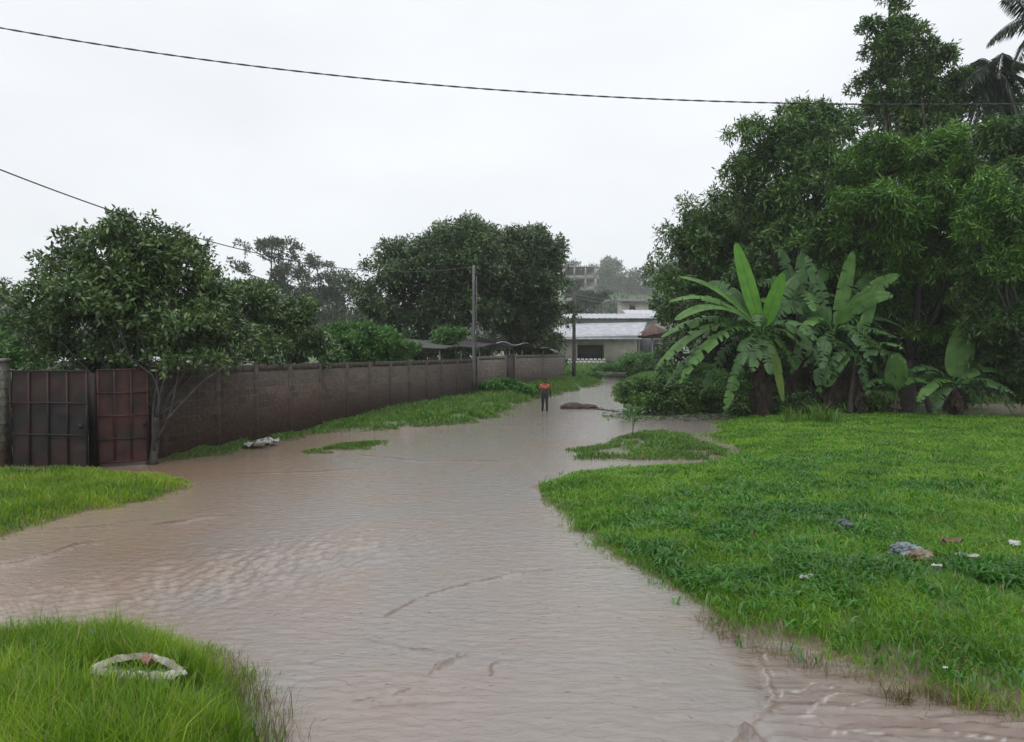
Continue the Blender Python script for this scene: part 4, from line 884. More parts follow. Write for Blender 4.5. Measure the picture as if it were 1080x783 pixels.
# ------------------------------------------------------------------ walls and gate
WA = np.array([-9.2, 19.3]); WB = np.array([4.7, 68.]); WL = np.linalg.norm(WB-WA); WD = (WB-WA)/WL; WN = np.array([-WD[1], WD[0]])  # WN points behind
WANG = math.atan2(WD[1], WD[0])
def walls_s(px):
    u = (px-540)/FP; t = (WA[0]-u*WA[1])/(u*(WB[1]-WA[1])-(WB[0]-WA[0])); return t*WL
def wpt(s, off, z): p_ = WA+WD*s+WN*off; return np.array([p_[0], p_[1], z])
def wall_section(label, s0, s1, h, mat, pil, seed, rough_top=True, z0=-.3):
    q = np.random.default_rng(seed); org = wpt(s0, 0, 0); t = thing('block_wall', label, 'wall', org, 'block walls along the left of the road', WANG)
    n_ = max(2, int((s1-s0)/.42)); mb = MB()
    mb.box((0, 0, z0), (s1-s0, .16, h-.215))
    x = 0; top = MB()
    while x < s1-s0-.05:   # last course, block by block, slightly uneven
        l = min(.42, s1-s0-x); mb.box((x+.001, .003, h-.2149), (x+l-.001, .157, h+q.normal(0, .012)-(0.2 if q.random() < .015 else 0))); x += .42
    o = mb.build('panel', mat, t)
    for sx_ in pil:
        if s0 <= sx_ <= s1:
            x = sx_-s0; MB().box((x-.11, -.022, z0), (x+.11, .20, h+.002+q.normal(0, .006))).build('pillar', mat, t)
    return t
pil_px = [172, 229, 270, 306, 338, 366, 390, 412, 432, 450, 466, 482]
pil_s = [walls_s(x) for x in pil_px]
S1 = walls_s(503); S2 = walls_s(534); S3 = walls_s(543)
wall_section('long brown block wall with pilasters from the gate to the tall grey pole', 0, S1, 2.42, M['block'], pil_s, 1)
wall_section('short raised wall stretch between the tall pole and the narrow rusty door', S1+.01, S2, 2.56, M['block_grey'], [S1+.2, S2-.15], 2)
wall_section('lighter end of the wall right of the narrow rusty door, behind the person', S3, WL, 2.62, M['block_grey'], [S3+.15, (S3+WL)/2, WL-.15], 3)
org = wpt(S2, 0, 0); t = thing('metal_door', 'narrow rusty metal door set in the far wall', 'door', org, None, WANG)
MB().box((.05, .04, .1), (S3-S2-.05, .09, 2.55)).build('panel', M['rust_dark'], t)
mb = MB(); mb.box((0, .0, 0), (.05, .13, 2.72)); mb.box((S3-S2-.05, 0, 0), (S3-S2, .13, 2.72)); mb.box((.05, .0, 2.56), (S3-S2-.05, .13, 2.64)); mb.build('frame', M['rust'], t)

# rusty double gate
GY = 18.25
def gate_leaf(label, p0, p1, h, cols, rows, mat, seed, z0=.08):
    p0 = np.array(p0); p1 = np.array(p1); L = np.linalg.norm(p1-p0); ang = math.atan2(*(p1-p0)[::-1]); q = np.random.default_rng(seed)
    t = thing('gate_leaf', label, 'gate', (p0[0], p0[1], 0), 'leaves of the rusty gate', ang)
    n_ = 60; X = np.linspace(.03, L-.03, n_); Z = np.linspace(z0, h, 40)
    P = np.zeros((n_, 40, 3)); P[..., 0] = X[:, None]; P[..., 2] = Z[None]; P[..., 1] = .03*(fbm(P[..., 0]*2.2, P[..., 2]*2.2, seed)-.5)*2
    # sheet with real thickness
    mb = MB(); m2 = 40; i = np.arange(n_-1)[:, None]*m2; j = np.arange(m2-1)[None]; qd = np.stack([i+j, i+m2+j, i+m2+j+1, i+j+1], -1).reshape(-1, 4)
    mb.add(P.reshape(-1, 3), qd); mb.add(P.reshape(-1, 3)+[0, .004, 0], qd[:, ::-1]); mb.build('sheet', mat, t, None, True)
    fr = MB()
    for k in range(cols+1):
        x = .02+(L-.04)*k/cols; fr.box((x-.022, -.045, z0-.02), (x+.022, -.012, h+.02))
    for k in range(rows+1):
        z_ = z0+(h-z0)*k/rows; fr.box((.0, -.049, z_-.02), (L, -.046, z_+.02)); fr.box((.044, -.044, z_-.02), (L-.044, -.013, z_+.02)) if False else None
    fr.build('frame', mat, t)
    MB().box((L*.93-.05, -.10, 1.0), (L*.93+.03, -.05, 1.12)).build('latch', M['rust_dark'], t)
    return t
a = at(12, 495, GY)[:2]; b = at(94, 495, 17.9)[:2]
gate_leaf('wide dark rusty gate leaf nearest the left pillar, streaked with wear', a, b, 2.36, 4, 3, M['rust_dark'], 1)
a = at(103, 490, 18.35)[:2]; b = at(157, 490, 18.9)[:2]
gate_leaf('narrow reddish rusty gate leaf with twelve square panels, standing ajar', a, b, 2.38, 3, 4, M['rust'], 2, .12)
# gate pillar and wall continuing left
c = at(4, 495, 18.3); t = thing('gate_pillar', 'pale block pillar at the left frame edge holding the gate', 'pillar', (c[0]-.12, 18.3, 0))
MB().box((-.18, -.18, -.2), (.18, .18, 2.58)).build('shaft', M['block_pillar'], t); MB().box((-.21, -.21, 2.582), (.21, .21, 2.66)).build('cap', M['concrete'], t)
c = thing('block_wall', 'block wall running out of the frame left of the gate pillar', 'wall', (c[0]-.31, 18.25, 0), 'block walls along the left of the road')
MB().box((-8, -.08, -.2), (0, .08, 2.5)).build('panel', M['block_pillar'], c)
a = at(12, 498, 17.75); tag(MB().box((a[0]-.3, 17.6, -.1), (at(97, 498, 17.75)[0], 17.8, .09)).build('threshold', M['concrete'], origin=(a[0], 17.7, 0)), 'low grey concrete threshold before the wide gate leaf', 'threshold')
c = at(99, 490, 18.45); tag(MB().box((c[0]-.09, 18.4, -.1), (c[0]+.09, 18.56, 2.3)).build('gap_shade_post', M['rust_dark'], origin=(c[0], 18.48, 0)), 'dark post standing in for shade in the gap between the two rusty gate leaves', 'post')  # dark upright put in as the shade of the open gate gap
# pale stones/sacks near the wall
M['sack'] = matsimple('sack', (.42, .41, .40), (.26, .25, .24), .6, 3, .4, 12)
# ------------------------------------------------------------------ poles and wires
def pole(name, label, px, topy, Y, r, mat, arm=True):
    top = at(px, topy, Y); b = np.array([top[0], Y, gz(top[0], Y)-.1]); t = thing(name, label, 'pole', b, 'utility poles')
    MB().tube(np.linspace(b, top, 6), np.linspace(r*1.2, r*.8, 6), 12).build('shaft', M[mat], t, b, True)
    mb = MB()
    for k, dz in enumerate((.15, .4)):
        mb.tube([top+[0, -.0, -dz], top+[-.16, -.02, -dz], top+[-.16, -.02, -dz+.08]], [.018, .018, .03], 6)
    mb.build('bracket', M['metal_grey'], t, b)
    return top, t
pt1, p1 = pole('utility_pole', 'tall thin grey pole in front of the wall carrying the low wire', 499.5, 280, 43.0, .085, 'metal_grey')
# side mounted angle iron that makes the double line of the pole
MB().box((.13, -.05, .1), (.19, .01, 6.9)).build('stay', M['wood_pole'], p1)
pt2, p2 = pole('utility_pole', 'dark wooden pole at the far end of the wall near the house', 605.5, 308, 66.0, .15, 'wood_pole')
def wire(name, label, pxy, xy0, xy1, r, mat, twist=False, group='overhead wires'):
    """pxy pixel samples; the wire hangs in the vertical plane through xy0, xy1"""
    P = []
    d = np.array(xy1)-np.array(xy0)
    for px, py in pxy:
        u = (px-540)/FP/cp if False else ray(px, py)[0]/ray(px, py)[1]
        s = (xy0[0]-u*xy0[1])/(u*d[1]-d[0]); Y = xy0[1]+s*d[1]
        P.append(at(px, py, Y))
    P = np.array(P); S = np.array([np.dot(p_[:2]-np.array(xy0), d)/np.dot(d, d) for p_ in P])
    o_ = np.argsort(S); S = S[o_]; P = P[o_]
    cf = np.polyfit(S, P[:, 2], 3 if len(S) > 4 else 2)
    s0, s1 = S.min(), S.max(); e0 = .45*(s1-s0) if twist else 0
    n_ = 400 if twist else 60
    ss = np.linspace(s0-e0*1.0, s1+e0, n_)
    zc = np.polyval(cf, np.clip(ss, s0, s1)); sl0 = np.polyval(np.polyder(cf), s0); sl1 = np.polyval(np.polyder(cf), s1)
    zc = zc+np.where(ss < s0, (ss-s0)*sl0, 0)+np.where(ss > s1, (ss-s1)*sl1, 0)
    Q = np.column_stack([np.array(xy0)+ss[:, None]*d, zc]); mb = MB()
    if twist:
        L = np.linspace(0, np.linalg.norm(Q[-1]-Q[0]), n_); 
        for ph in (0, math.pi):
            a_ = L*2*math.pi/.55+ph; nx = np.array([-d[1], d[0], 0])/np.linalg.norm(d)
            mb.tube(Q+np.outer(np.cos(a_), nx)*r*.8+np.outer(np.sin(a_), [0, 0, 1])*r*.8, r, 5)
    else: mb.tube(Q, r, 6)
    return tag(mb.build(name, M[mat], smooth=True), label, 'cable', group)
wire('cable', 'twisted dark cable crossing the whole sky above the road', [(0,31),(100,45),(200,60),(280,70.5),(400,85.5),(500,94.5),(560,98.5),(650,102.5),(740,105.5),(820,108),(920,110),(1000,111),(1080,109.5)],
     (-8, 11.5), (8, 13.5), .008, 'cable', True)
wire('cable', 'low wire running from the tall grey pole out over the gate to the left', [(0,178),(75,208),(150,234),(200,249),(250,262),(310,275),(380,284.5),(420,287.5),(460,286),(497,281.5)],
     (pt1[0]-.16, pt1[1]), (-10.1, 15.0), .014, 'cable')
for k, (ys_, ye, lb) in enumerate(((311, 318, 'upper wire from the wooden pole toward the right grove'), (314, 322, 'lower wire from the wooden pole toward the right grove'))):
    e_ = at(705, ye, 84)
    wire('cable', lb, [(606, ys_), (640, ys_+4.5+k), (670, (ys_+ye)/2+4+k), (704, ye)], (pt2[0], pt2[1]), (e_[0], e_[1]), .025, 'cable_alu')
e_ = at(560, 330, 100)

# ------------------------------------------------------------------ buildings
M['tin'] = matsimple('tin_roof', (.36, .38, .40), (.22, .235, .25), .45, 1.2, .1, metal=.1)
M['tin_rust'] = matsimple('tin_rust', (.035, .03, .028), (.015, .013, .013), .6, 2, .3)
M['tin_white'] = matsimple('tin_white', (.42, .43, .45), (.28, .29, .31), .5, 2)
M['render_house'] = matsimple('house_render', (.30, .29, .24), (.22, .21, .17), .9, 1)
M['render_grey'] = matsimple('grey_render', (.24, .25, .25), (.17, .18, .18), .9, .5)
M['redbrown'] = matsimple('red_brown_board', (.13, .065, .055), (.09, .05, .04), .8, 2)
M['dark_in'] = matsimple('dark_interior', (.03, .03, .03), None, .8)
M['white_block'] = matsimple('white_block', (.5, .5, .48), (.3, .3, .29), .85, 3)
def corr_roof(mb, a, b, c, d, n_=40, amp=.03, th=.02):
    """corrugated sheet: a-b low edge, d-c high edge"""
    a, b, c, d = map(np.array, (a, b, c, d)); s = np.linspace(0, 1, n_*4+1); t = np.linspace(0, 1, 5)
    P = (1-s)[:, None, None]*((1-t)[:, None]*a+t[:, None]*d)+s[:, None, None]*((1-t)[:, None]*b+t[:, None]*c)
    P = P.copy(); P[..., 2] += (amp*np.cos(s*n_*2*math.pi))[:, None]
    mb.slab(P, th)
# far house (100 m)
Yh = 100.; zb = gz(11, Yh)
X = lambda px, Y: (px-540)/FP*Y
Zp = lambda py, Y: at(540, py, Y)[2]
t = thing('house', 'low pale house with grey tin roof at the end of the road', 'house', (11.5, Yh, zb))
org = (11.5, Yh, zb)
x0, x1 = X(586, Yh), X(672, Yh); ze = Zp(356, Yh)
wx0, wx1, wz0, wz1 = X(609, Yh), X(637, Yh), Zp(380, Yh), Zp(364, Yh)
mb = MB(); mb.box((x0, Yh, zb-.5), (wx0, Yh+.2, ze-.1)); mb.box((wx1, Yh, zb-.5), (x1, Yh+.2, ze-.1)); mb.box((wx0, Yh, wz1), (wx1, Yh+.2, ze-.1)); mb.box((wx0, Yh, zb-.5), (wx1, Yh+.2, wz0))
mb.box((x1-.2, Yh+.21, zb-.5), (x1, Yh+8, ze-.1)); mb.box((x0, Yh+.21, zb-.5), (x0+.2, Yh+8, ze-.1)); mb.box((x0, Yh+8.01, zb-.5), (x1, Yh+8.2, ze-.1))
mb.build('wall', M['render_house'], t, org)
wn = MB(); 
for k in range(7): xx = wx0+(wx1-wx0)*k/6; wn.box((xx-.03, Yh+.05, wz0), (xx+.03, Yh+.1, wz1))
wn.box((wx0, Yh+.11, wz0+.9), (wx1, Yh+.13, wz0+.98)); w_ = wn.build('window', M['dark_in'], t, org)
MB().box((wx0, Yh+1.5, zb), (wx1, Yh+1.6, wz1)).build('room_shade', M['dark_in'], w_, org)  # near-black sheet painting the shade of the room behind the window
mb = MB(); corr_roof(mb, (x0-1, Yh-.9, ze-.05), (x1+.4, Yh-.9, ze+.25), (x1+2.6, Yh+7.5, Zp(340, Yh+7.5)), (x0+1.0, Yh+7.5, Zp(340, Yh+7.5)-.25), 46, .04)
mb.box((x0-1, Yh-.98, ze-.35), (x1+.4, Yh-.93, ze-.08)); mb.build('roof', M['tin'], t, org)
t = thing('house', 'red brown gabled annex with dark open garage right of the pale house', 'house', (18, Yh+1, zb)); org = (18, Yh+1, zb)
gx0, gx1 = X(673, Yh), X(706, Yh); gt = Zp(357, Yh)
mb = MB(); mb.box((gx0+.05, Yh+.5, zb-.5), (gx0+.3, Yh+6, gt)); mb.box((gx1-.3, Yh+.5, zb-.5), (gx1, Yh+6, gt)); mb.box((gx0+.3, Yh+6.01, zb-.5), (gx1-.3, Yh+6.2, gt)); mb.box((X(688, Yh), Yh+.5, zb-.5), (X(689.5, Yh), Yh+.7, gt)); mb.build('wall', M['render_grey'], t, org)
mb = MB(); V = np.array([[gx0+.05, Yh+.4, gt], [gx1, Yh+.4, gt], [gx1, Yh+.4, Zp(350, Yh)], [X(690, Yh), Yh+.4, Zp(343, Yh)], [gx0+.05, Yh+.4, Zp(352, Yh)]]); V2 = V+[0, .15, 0]
mb.add(np.vstack([V, V2]), [np.array([[0,1,2,3,4]]), np.array([[9,8,7,6,5]]), np.array([[i, i+5, (i+1) % 5+5, (i+1) % 5] for i in range(5)])]); mb.build('gable', M['redbrown'], t, org)
mb = MB(); corr_roof(mb, (gx0+.5, Yh-.3, Zp(355, Yh)), (gx1+.4, Yh-.3, Zp(349, Yh)), (gx1+.4, Yh+6, Zp(345, Yh)), (gx0+2.8, Yh+6, Zp(340, Yh)), 14, .03); mb.build('roof', M['tin_rust'], t, org)
# low white block fence before the house
yf = 93.; zf = gz(10, yf); fx0, fx1 = X(586, yf), X(641, yf)
t = thing('low_fence', 'low whitish openwork block fence before the pale house', 'fence', (fx0, yf, zf)); mb = MB()
for r_ in range(3):
    x = fx0+(r_ % 2)*.25
    while x < fx1-.4: mb.box((x, yf, zf+.33*r_), (x+.38, yf+.15, zf+.33*r_+.3)); x += .52
mb.build('blocks', M['white_block'], t, (fx0, yf, zf)); MB().box((fx0, yf-.02, zf-.3), (fx1, yf+.17, zf-.003)).build('base', M['concrete'], t, (fx0, yf, zf))
c = at(612, 392, 74); zz_ = gz(c[0], 74)
tag(MB().box((c[0]-.2, 74, zz_-.3), (X(660, 74), 74.3, zz_+.2)).build('low_wall', M['wood_pole'], origin=(c[0], 74, zz_)), 'long low dark kerb wall in the grass beyond the road end', 'low wall')
# more roofs behind
def shed_house(label, px0, px1, pyroof0, pyroof1, Y, dep, rm, wm, group='hazy houses on the slope'):
    xa, xb = X(px0, Y), X(px1, Y); z0 = gz((xa+xb)/2, Y)-.5; ze_ = Zp(pyroof1, Y); zr = Zp(pyroof0, Y+dep)
    t = thing('house', label, 'house', ((xa+xb)/2, Y, z0), group); org = ((xa+xb)/2, Y, z0)
    MB().box((xa, Y, z0), (xb, Y+dep-.3, ze_-.05)).build('wall', M[wm], t, org)
    mb = MB(); corr_roof(mb, (xa-.5, Y-.7, ze_), (xb+.5, Y-.7, ze_), (xb+.5, Y+dep, zr), (xa-.5, Y+dep, zr), int((xb-xa)*1.2), .04); mb.build('roof', M[rm], t, org)
    wn = int((xb-xa)/4)
    for k in range(wn):
        xx = xa+(k+.5)*(xb-xa)/wn; MB().box((xx-.6, Y-.04, ze_-1.9), (xx+.6, Y+.02, ze_-.7)).build('window', M['dark_in'], t, org)
    return t
shed_house('long hazy grey roofed building above the pale house', 596, 690, 331, 336, 128, 8, 'tin', 'render_grey')
shed_house('small bluish roofed hazy house at the upper right of the pale house', 664, 712, 327, 333, 138, 7, 'tin_white', 'render_house')
shed_house('pale hazy block house high on the slope by the right grove', 656, 720, 315, 318, 165, 8, 'tin_rust', 'render_house')
shed_house('white roof glimpsed under the middle mango trees', 508, 566, 352, 357, 88, 6, 'tin_white', 'white_block')
shed_house('low white roof behind the rusty gate and the spreading tree', 20, 205, 377, 381, 29, 4, 'tin_white', 'white_block')
# unfinished multi-storey block
Yb = 330.; xa, xb = X(594, Yb), X(629, Yb); z0 = gz((xa+xb)/2, Yb)-.5; zt = Zp(281, Yb)
t = thing('unfinished_building', 'grey unfinished multi storey concrete building fading in the haze', 'building', ((xa+xb)/2, Yb, z0)); org = ((xa+xb)/2, Yb, z0)
fl = 6; fh = (zt-z0)/fl
for k in range(fl): 
    MB().box((xa, Yb, z0+fh*(k+1)-.4), (xb, Yb+8, z0+fh*(k+1)-.02*(k+1)/fl)).build('floor_slab', M['concrete'], t, org)
mb = MB(); nb = 3
for k in range(fl):
    za, zc = z0+fh*k+.001, z0+fh*(k+1)-.402
    for j in range(nb+1):
        xx = xa+(xb-xa)*j/nb; wdt = .7 if 0 < j < nb else .9; mb.box((xx-(wdt if j == nb else wdt/2 if j else 0), Yb+.1, za), (xx+(wdt if j == 0 else wdt/2 if j < nb else 0), Yb+.4, zc))
    mb.box((xa+.9, Yb+.12, za), (xb-.9, Yb+.3, za+.9)) if True else None
mb.box((xa+.1, Yb+7.6, z0), (xb-.1, Yb+7.9, zt-.5)); mb.box((xa+.01, Yb+.5, z0), (xa+.2, Yb+7.5, zt-.5))
mb.build('wall', M['concrete'], t, org)
tree('hazy_tree', 'small flat crowned hazy tree before the unfinished building', 'tree', (*at(622, 400, 200)[:2], 0), [LB(622,318,16,7,200), LB(636,314,10,6,200), LB(612,326,14,7,200), LB(604,305,8,8,200)], 900, 7, .9, .3, 'leaf_far', 'bark', .2, seed=91, group='hazy trees on the slope', limb_k=3)
for px, py, rx, ry, lb, sd in ((655, 305, 22, 18, 'feathery hazy tree, left one on the ridge right of the unfinished building', 92), (682, 312, 20, 16, 'feathery hazy tree, right one on the ridge beside the grove', 93), (640, 296, 14, 14, 'narrow hazy tree touching the unfinished building on its right', 94)):
    tree('hazy_tree', lb, 'tree', (*at(px, 350, 560)[:2], 0), [LB(px,py-4,rx*.6,ry*.6,560), LB(px-rx*.6,py+6,rx*.6,ry*.5,560), LB(px+rx*.6,py+5,rx*.6,ry*.5,561), LB(px,py+16,rx,ry*.6,560)], 1100, 7, 2.2, .9, 'leaf_far', 'bark', .3, seed=sd, group='hazy trees on the slope', gap=.2, limb_k=4)
# far wood on the hill: one mass
q = np.random.default_rng(77); lob = []
for k in range(210):
    Y = q.uniform(430, 720); px = q.uniform(-60, 1100); x = X(px, Y); z_ = gz(x, Y); h = q.uniform(11, 19); lob.append((x, Y, z_+h*.6, h*.55, h*.55, h*.5))
for k in range(40):
    Y = q.uniform(345, 430); px = q.uniform(590, 720); x = X(px, Y); z_ = gz(x, Y); h = q.uniform(8, 13); lob.append((x, Y, z_+h*.55, h*.6, h*.6, h*.5))
V, F, _, _ = crown_mesh(lob, 22000, 6, 2.2, 1.2, 78, nclump=9, clump=.42)
tag(MB().add(V, F).build('woodland', M['leaf_far']), 'far wooded hillside fading into the rain haze', 'woodland', kind='stuff')

# curved tin shed behind the wall end
s0, s1 = walls_s(478), WL-.5; org = wpt(s0, 1.0, 0); t = thing('tin_shed', 'dark open shed with sagging curved tin roof behind the far wall', 'shed', org)
mb = MB(); n_ = 90; S = np.linspace(s0, s1, n_); Tt = np.linspace(0, 1, 7)
P = np.zeros((n_, 7, 3))
for i, s in enumerate(S):
    f = (s-s0)/(s1-s0); zr = 3.0+.35*math.sin(math.pi*f)+.08*math.sin(f*23)-.5*max(0, f-.9)*6
    for j, t_ in enumerate(Tt): P[i, j] = wpt(s, .6+3.2*t_, zr+.45*t_-.12*math.sin(t_*3)+.025*math.cos(i*2.2))
mb.slab(P, .05); mb.build('roof', M['tin_rust'], t, org)
for k in range(9):
    s = s0+.3+(s1-s0-.8)*k/8; p_ = wpt(s, .9, -.1); MB().tube([p_, p_+[0, 0, 3.05]], .05, 6).build('post', M['concrete'], t, org)
# curved sheet strips on its roof edge
s = walls_s(545); mb = MB()
Q = np.array([wpt(s0+(s1-s0)*(.35+.3*k/20), .58, 3.42+.10*math.sin(k/20*9)) for k in range(21)]); mb.tube(Q, .035, 6); mb.build('edge_strip', M['tin_white'], t, org)
P = np.array([wpt(WL-3.5, .5, 3.05), wpt(WL-2.4, .45, 3.0), wpt(WL-1.2, .4, 2.85), wpt(WL-.4, .4, 2.55)]); Q = np.vstack([bez(P[0], P[1], P[2], 8), bez(P[2], (P[2]+P[3])/2+[0, 0, .08], P[3], 6)[1:]])
tag(MB().tube(Q, .06, 8).build('bent_pipe', M['tin_white'], origin=P[0], smooth=True), 'bent pale pipe curving down over the end of the wall', 'pipe')

# ------------------------------------------------------------------ litter
M['plastic_blue'] = matsimple('plastic_blue', (.20, .26, .28), (.05, .065, .075), .4, 4, .4, 10)
M['plastic_white'] = matsimple('plastic_white', (.55, .56, .56), (.35, .36, .36), .35, 5, .3, 12)
M['plastic_dark'] = matsimple('plastic_dark', (.05, .065, .085), (.02, .022, .028), .3, 5, .3, 12)
M['cloth_tan'] = matsimple('cloth_tan', (.24, .19, .14), (.11, .075, .055), .9, 6, .5, 14)
M['cloth_brown'] = matsimple('cloth_brown', (.20, .12, .09), (.07, .045, .035), .9, 6, .5, 14)
M['cloth_white'] = matsimple('cloth_white', (.40, .39, .33), (.14, .12, .09), .9, 5, .5, 14)
M['cloth_pink'] = matsimple('cloth_pink', (.35, .16, .14), (.2, .1, .09), .9, 5)
def rag(name, label, cat, px, py, sx_, sy_, hgt, mat, rot, seed, group='litter in the right lawn', lift=.07, th=.006, n_=26, parent=None):
    c = Gh(px, py); q = np.random.default_rng(seed); a = np.linspace(-1, 1, n_); A, B = np.meshgrid(a, a, indexing='ij')
    r_ = 1-.25*fbm(A*2+5, B*2+seed, seed); X_ = A*sx_*r_*(1-.15*B*B); Y_2 = B*sy_*r_*(1-.2*A*A)
    Z_ = hgt*(fbm(A*2.2+9, B*2.2+3, seed)*1.3-.2+.35*np.abs(np.sin(A*4+B*3+seed)))
    cr, sr = math.cos(rot), math.sin(rot); P = np.stack([X_*cr-Y_2*sr, X_*sr+Y_2*cr, Z_], -1)
    zb_ = c[2]+lift; mb = MB(); mb.slab(P, th); o = mb.build(name, mat, smooth=True)
    if parent is None: o.location = (c[0], c[1], zb_); tag(o, label, cat, group)
    return o
c = Gh(890, 560); lump('plastic_bag', 'dark blue black plastic bag alone in the grass, farthest of the litter', 'plastic bag', (c[0], c[1], c[2]+.07), (.15, .13, .10), M['plastic_dark'], 11, 'litter in the right lawn', rough=.7, sub=4, freq=1.8)
c = Gh(955, 588); lump('plastic_bag', 'crumpled blue grey plastic bag beside the tan bundle', 'plastic bag', (c[0], c[1], c[2]+.08), (.19, .13, .10), M['plastic_blue'], 12, 'litter in the right lawn', rough=.8, freq=2.6)
c = Gh(971, 592); lump('cloth_bundle', 'tan cloth bundle touching the blue grey plastic bag', 'cloth', (c[0], c[1], c[2]+.06), (.15, .11, .08), M['cloth_tan'], 13, 'litter in the right lawn', rough=.8, freq=2.6)
rag('cloth', 'brown crumpled cloth behind the pale strip', 'cloth', 1003, 580, .17, .10, .09, M['cloth_brown'], .2, 14)
rag('paper_strip', 'pale wrapper strip below the brown crumpled cloth', 'wrapper', 1020, 594, .15, .05, .05, M['cloth_white'], -.5, 15)
rag('paper_scrap', 'small white scrap under the tan bundle', 'scrap', 988, 604, .07, .035, .03, M['plastic_white'], -.2, 16)
rag('plastic_bag', 'bright white plastic scrap at the right frame edge', 'plastic bag', 1070, 582, .08, .06, .07, M['plastic_white'], -.4, 17)
rag('wrapper', 'whitish plastic strip lying near the water, nearest of the litter', 'wrapper', 855, 617, .17, .045, .05, M['plastic_white'], .35, 18)
rag('wrapper', 'thin pale wrapper left of the blue grey plastic bag', 'wrapper', 925, 596, .07, .03, .03, M['cloth_white'], .2, 19)
rag('paper_scrap', 'tiny white leaf of paper in the dark grass near the bottom right', 'scrap', 997, 717, .022, .018, .012, M['plastic_white'], 0, 20, lift=.10)
for (px, py, rx, lb, sd) in ((284, 468, .34, 'upper pale grey sack lying at the foot of the wall', 1), (271, 474, .42, 'lower flat pale grey sack half in the water by the wall', 2)):
    rag('sack', lb, 'sack', px, py, rx, .22, .17, M['sack'], .1*sd, 60+sd, 'pale sacks by the wall', lift=.03, th=.01)
# torn white sack on the near left bank
c = Gh(150, 722); t = thing('torn_sack', 'torn dirty white sack in the tall grass of the near left bank', 'sack', c)
def stripe(pts, wdt, mat, name, seed):
    q = np.random.default_rng(seed); Pq = np.array([Gh(x, y)+[0, 0, hz_] for x, y, hz_ in pts]); k = 30; tt = np.linspace(0, len(Pq)-1, k)
    Q = np.stack([np.interp(tt, np.arange(len(Pq)), Pq[:, i]) for i in range(3)], -1); Q[:, 2] += .006*np.sin(np.arange(k)*.9)+q.normal(0, .002, k)-.02
    Tn = unit(np.gradient(Q, axis=0)); Sd = unit(np.cross(Tn, [0, 0, 1.])); f = np.linspace(-.5, .5, 7)
    P = Q[:, None]+Sd[:, None]*f[None, :, None]*wdt*(.45+.9*fbm(np.arange(k)*.3+seed*7, np.arange(k)*0., seed))[:, None, None]; P[..., 2] += .02*np.cos(f*5)[None]+.004*q.normal(size=(k, 7))
    mb = MB(); mb.slab(P, .004); return mb.build(name, mat, t, c, True)
stripe([(97,726,.17),(115,719,.19),(135,716,.2),(160,714,.2),(180,721,.19),(194,727,.17)], .10, M['cloth_white'], 'upper_edge', 1)
stripe([(128,736,.20),(150,738,.21),(175,738,.21),(194,731,.19)], .10, M['cloth_white'], 'lower_edge', 2)
stripe([(100,728,.18),(118,732,.18),(140,730,.17)], .07, M['cloth_white'], 'side_edge', 3)
stripe([(112,724,.15),(150,729,.15),(188,729,.15)], .30, M['plastic_dark'], 'lining', 4)
stripe([(152,719,.22),(160,724,.22)], .07, M['cloth_pink'], 'label_patch', 5)
c2 = Gh(97, 692); lump('plastic_bottle', 'dark plastic bag half hidden in the near left grass', 'plastic bag', (c2[0], c2[1], c2[2]+.14), (.05, .05, .09), M['plastic_blue'], 31, None, rough=.4).name = 'plastic_bag'

# ------------------------------------------------------------------ person
M['skin'] = matsimple('skin_dark', (.06, .035, .025), (.045, .026, .02), .5, 10)
M['orange'] = matsimple('orange_cloth', (.62, .085, .035), (.5, .06, .03), .8, 10, .2, 40)
M['navy'] = matsimple('dark_navy_cloth', (.018, .020, .028), (.012, .013, .018), .8, 10, .2, 40)
M['hair'] = matsimple('black_hair', (.01, .01, .01), None, .9, 20)
def skinned(verts, edges, rad, name, mat, parent, sub=2, root=0, extra=None):
    me = bpy.data.meshes.new(name); me.from_pydata([tuple(v) for v in verts], edges, []); o = bpy.data.objects.new(name, me); C.objects.link(o)
    md = o.modifiers.new('skin', 'SKIN'); md.use_smooth_shade = True
    for i, r_ in enumerate(rad):
        sv = me.skin_vertices[0].data[i]; sv.radius = (r_, r_) if np.isscalar(r_) else r_; sv.use_root = (i == root)
    o.modifiers.new('sub', 'SUBSURF').levels = sub; o.modifiers['sub'].render_levels = sub
    dg = bpy.context.evaluated_depsgraph_get(); dg.update(); m2 = bpy.data.meshes.new_from_object(o.evaluated_get(dg)); o.modifiers.clear()
    bm = bmesh.new(); bm.from_mesh(m2)
    if extra: extra(bm)
    bm.to_mesh(me); bm.free(); me.materials.clear(); me.materials.append(mat)
    for f in me.polygons: f.use_smooth = True
    o.parent = parent; return o
pc = G(574.5, 434.5); t = thing('person', 'person in an orange shirt and dark overalls wading in the flooded road', 'person', (pc[0], pc[1], -.10))
H = 1.66/1.72
v = []; rd = []; ed = []
def nv(x, y, z, r, pr=None):
    v.append((x*H, y*H, z*H)); rd.append(r if np.isscalar(r) else r); i = len(v)-1
    if pr is not None: ed.append((pr, i))
    return i
pel = nv(0, 0, .95, (.15, .11)); wai = nv(0, 0, 1.1, (.13, .095), pel); che = nv(0, 0, 1.3, (.155, .105), wai); sho = nv(0, 0, 1.42, (.12, .08), che); nek = nv(0, 0, 1.50, .055, sho); hdb = nv(0, -.01, 1.56, .07, nek); hdm = nv(0, -.015, 1.63, .088, hdb); hdt = nv(0, -.01, 1.70, .062, hdm)
hands = []
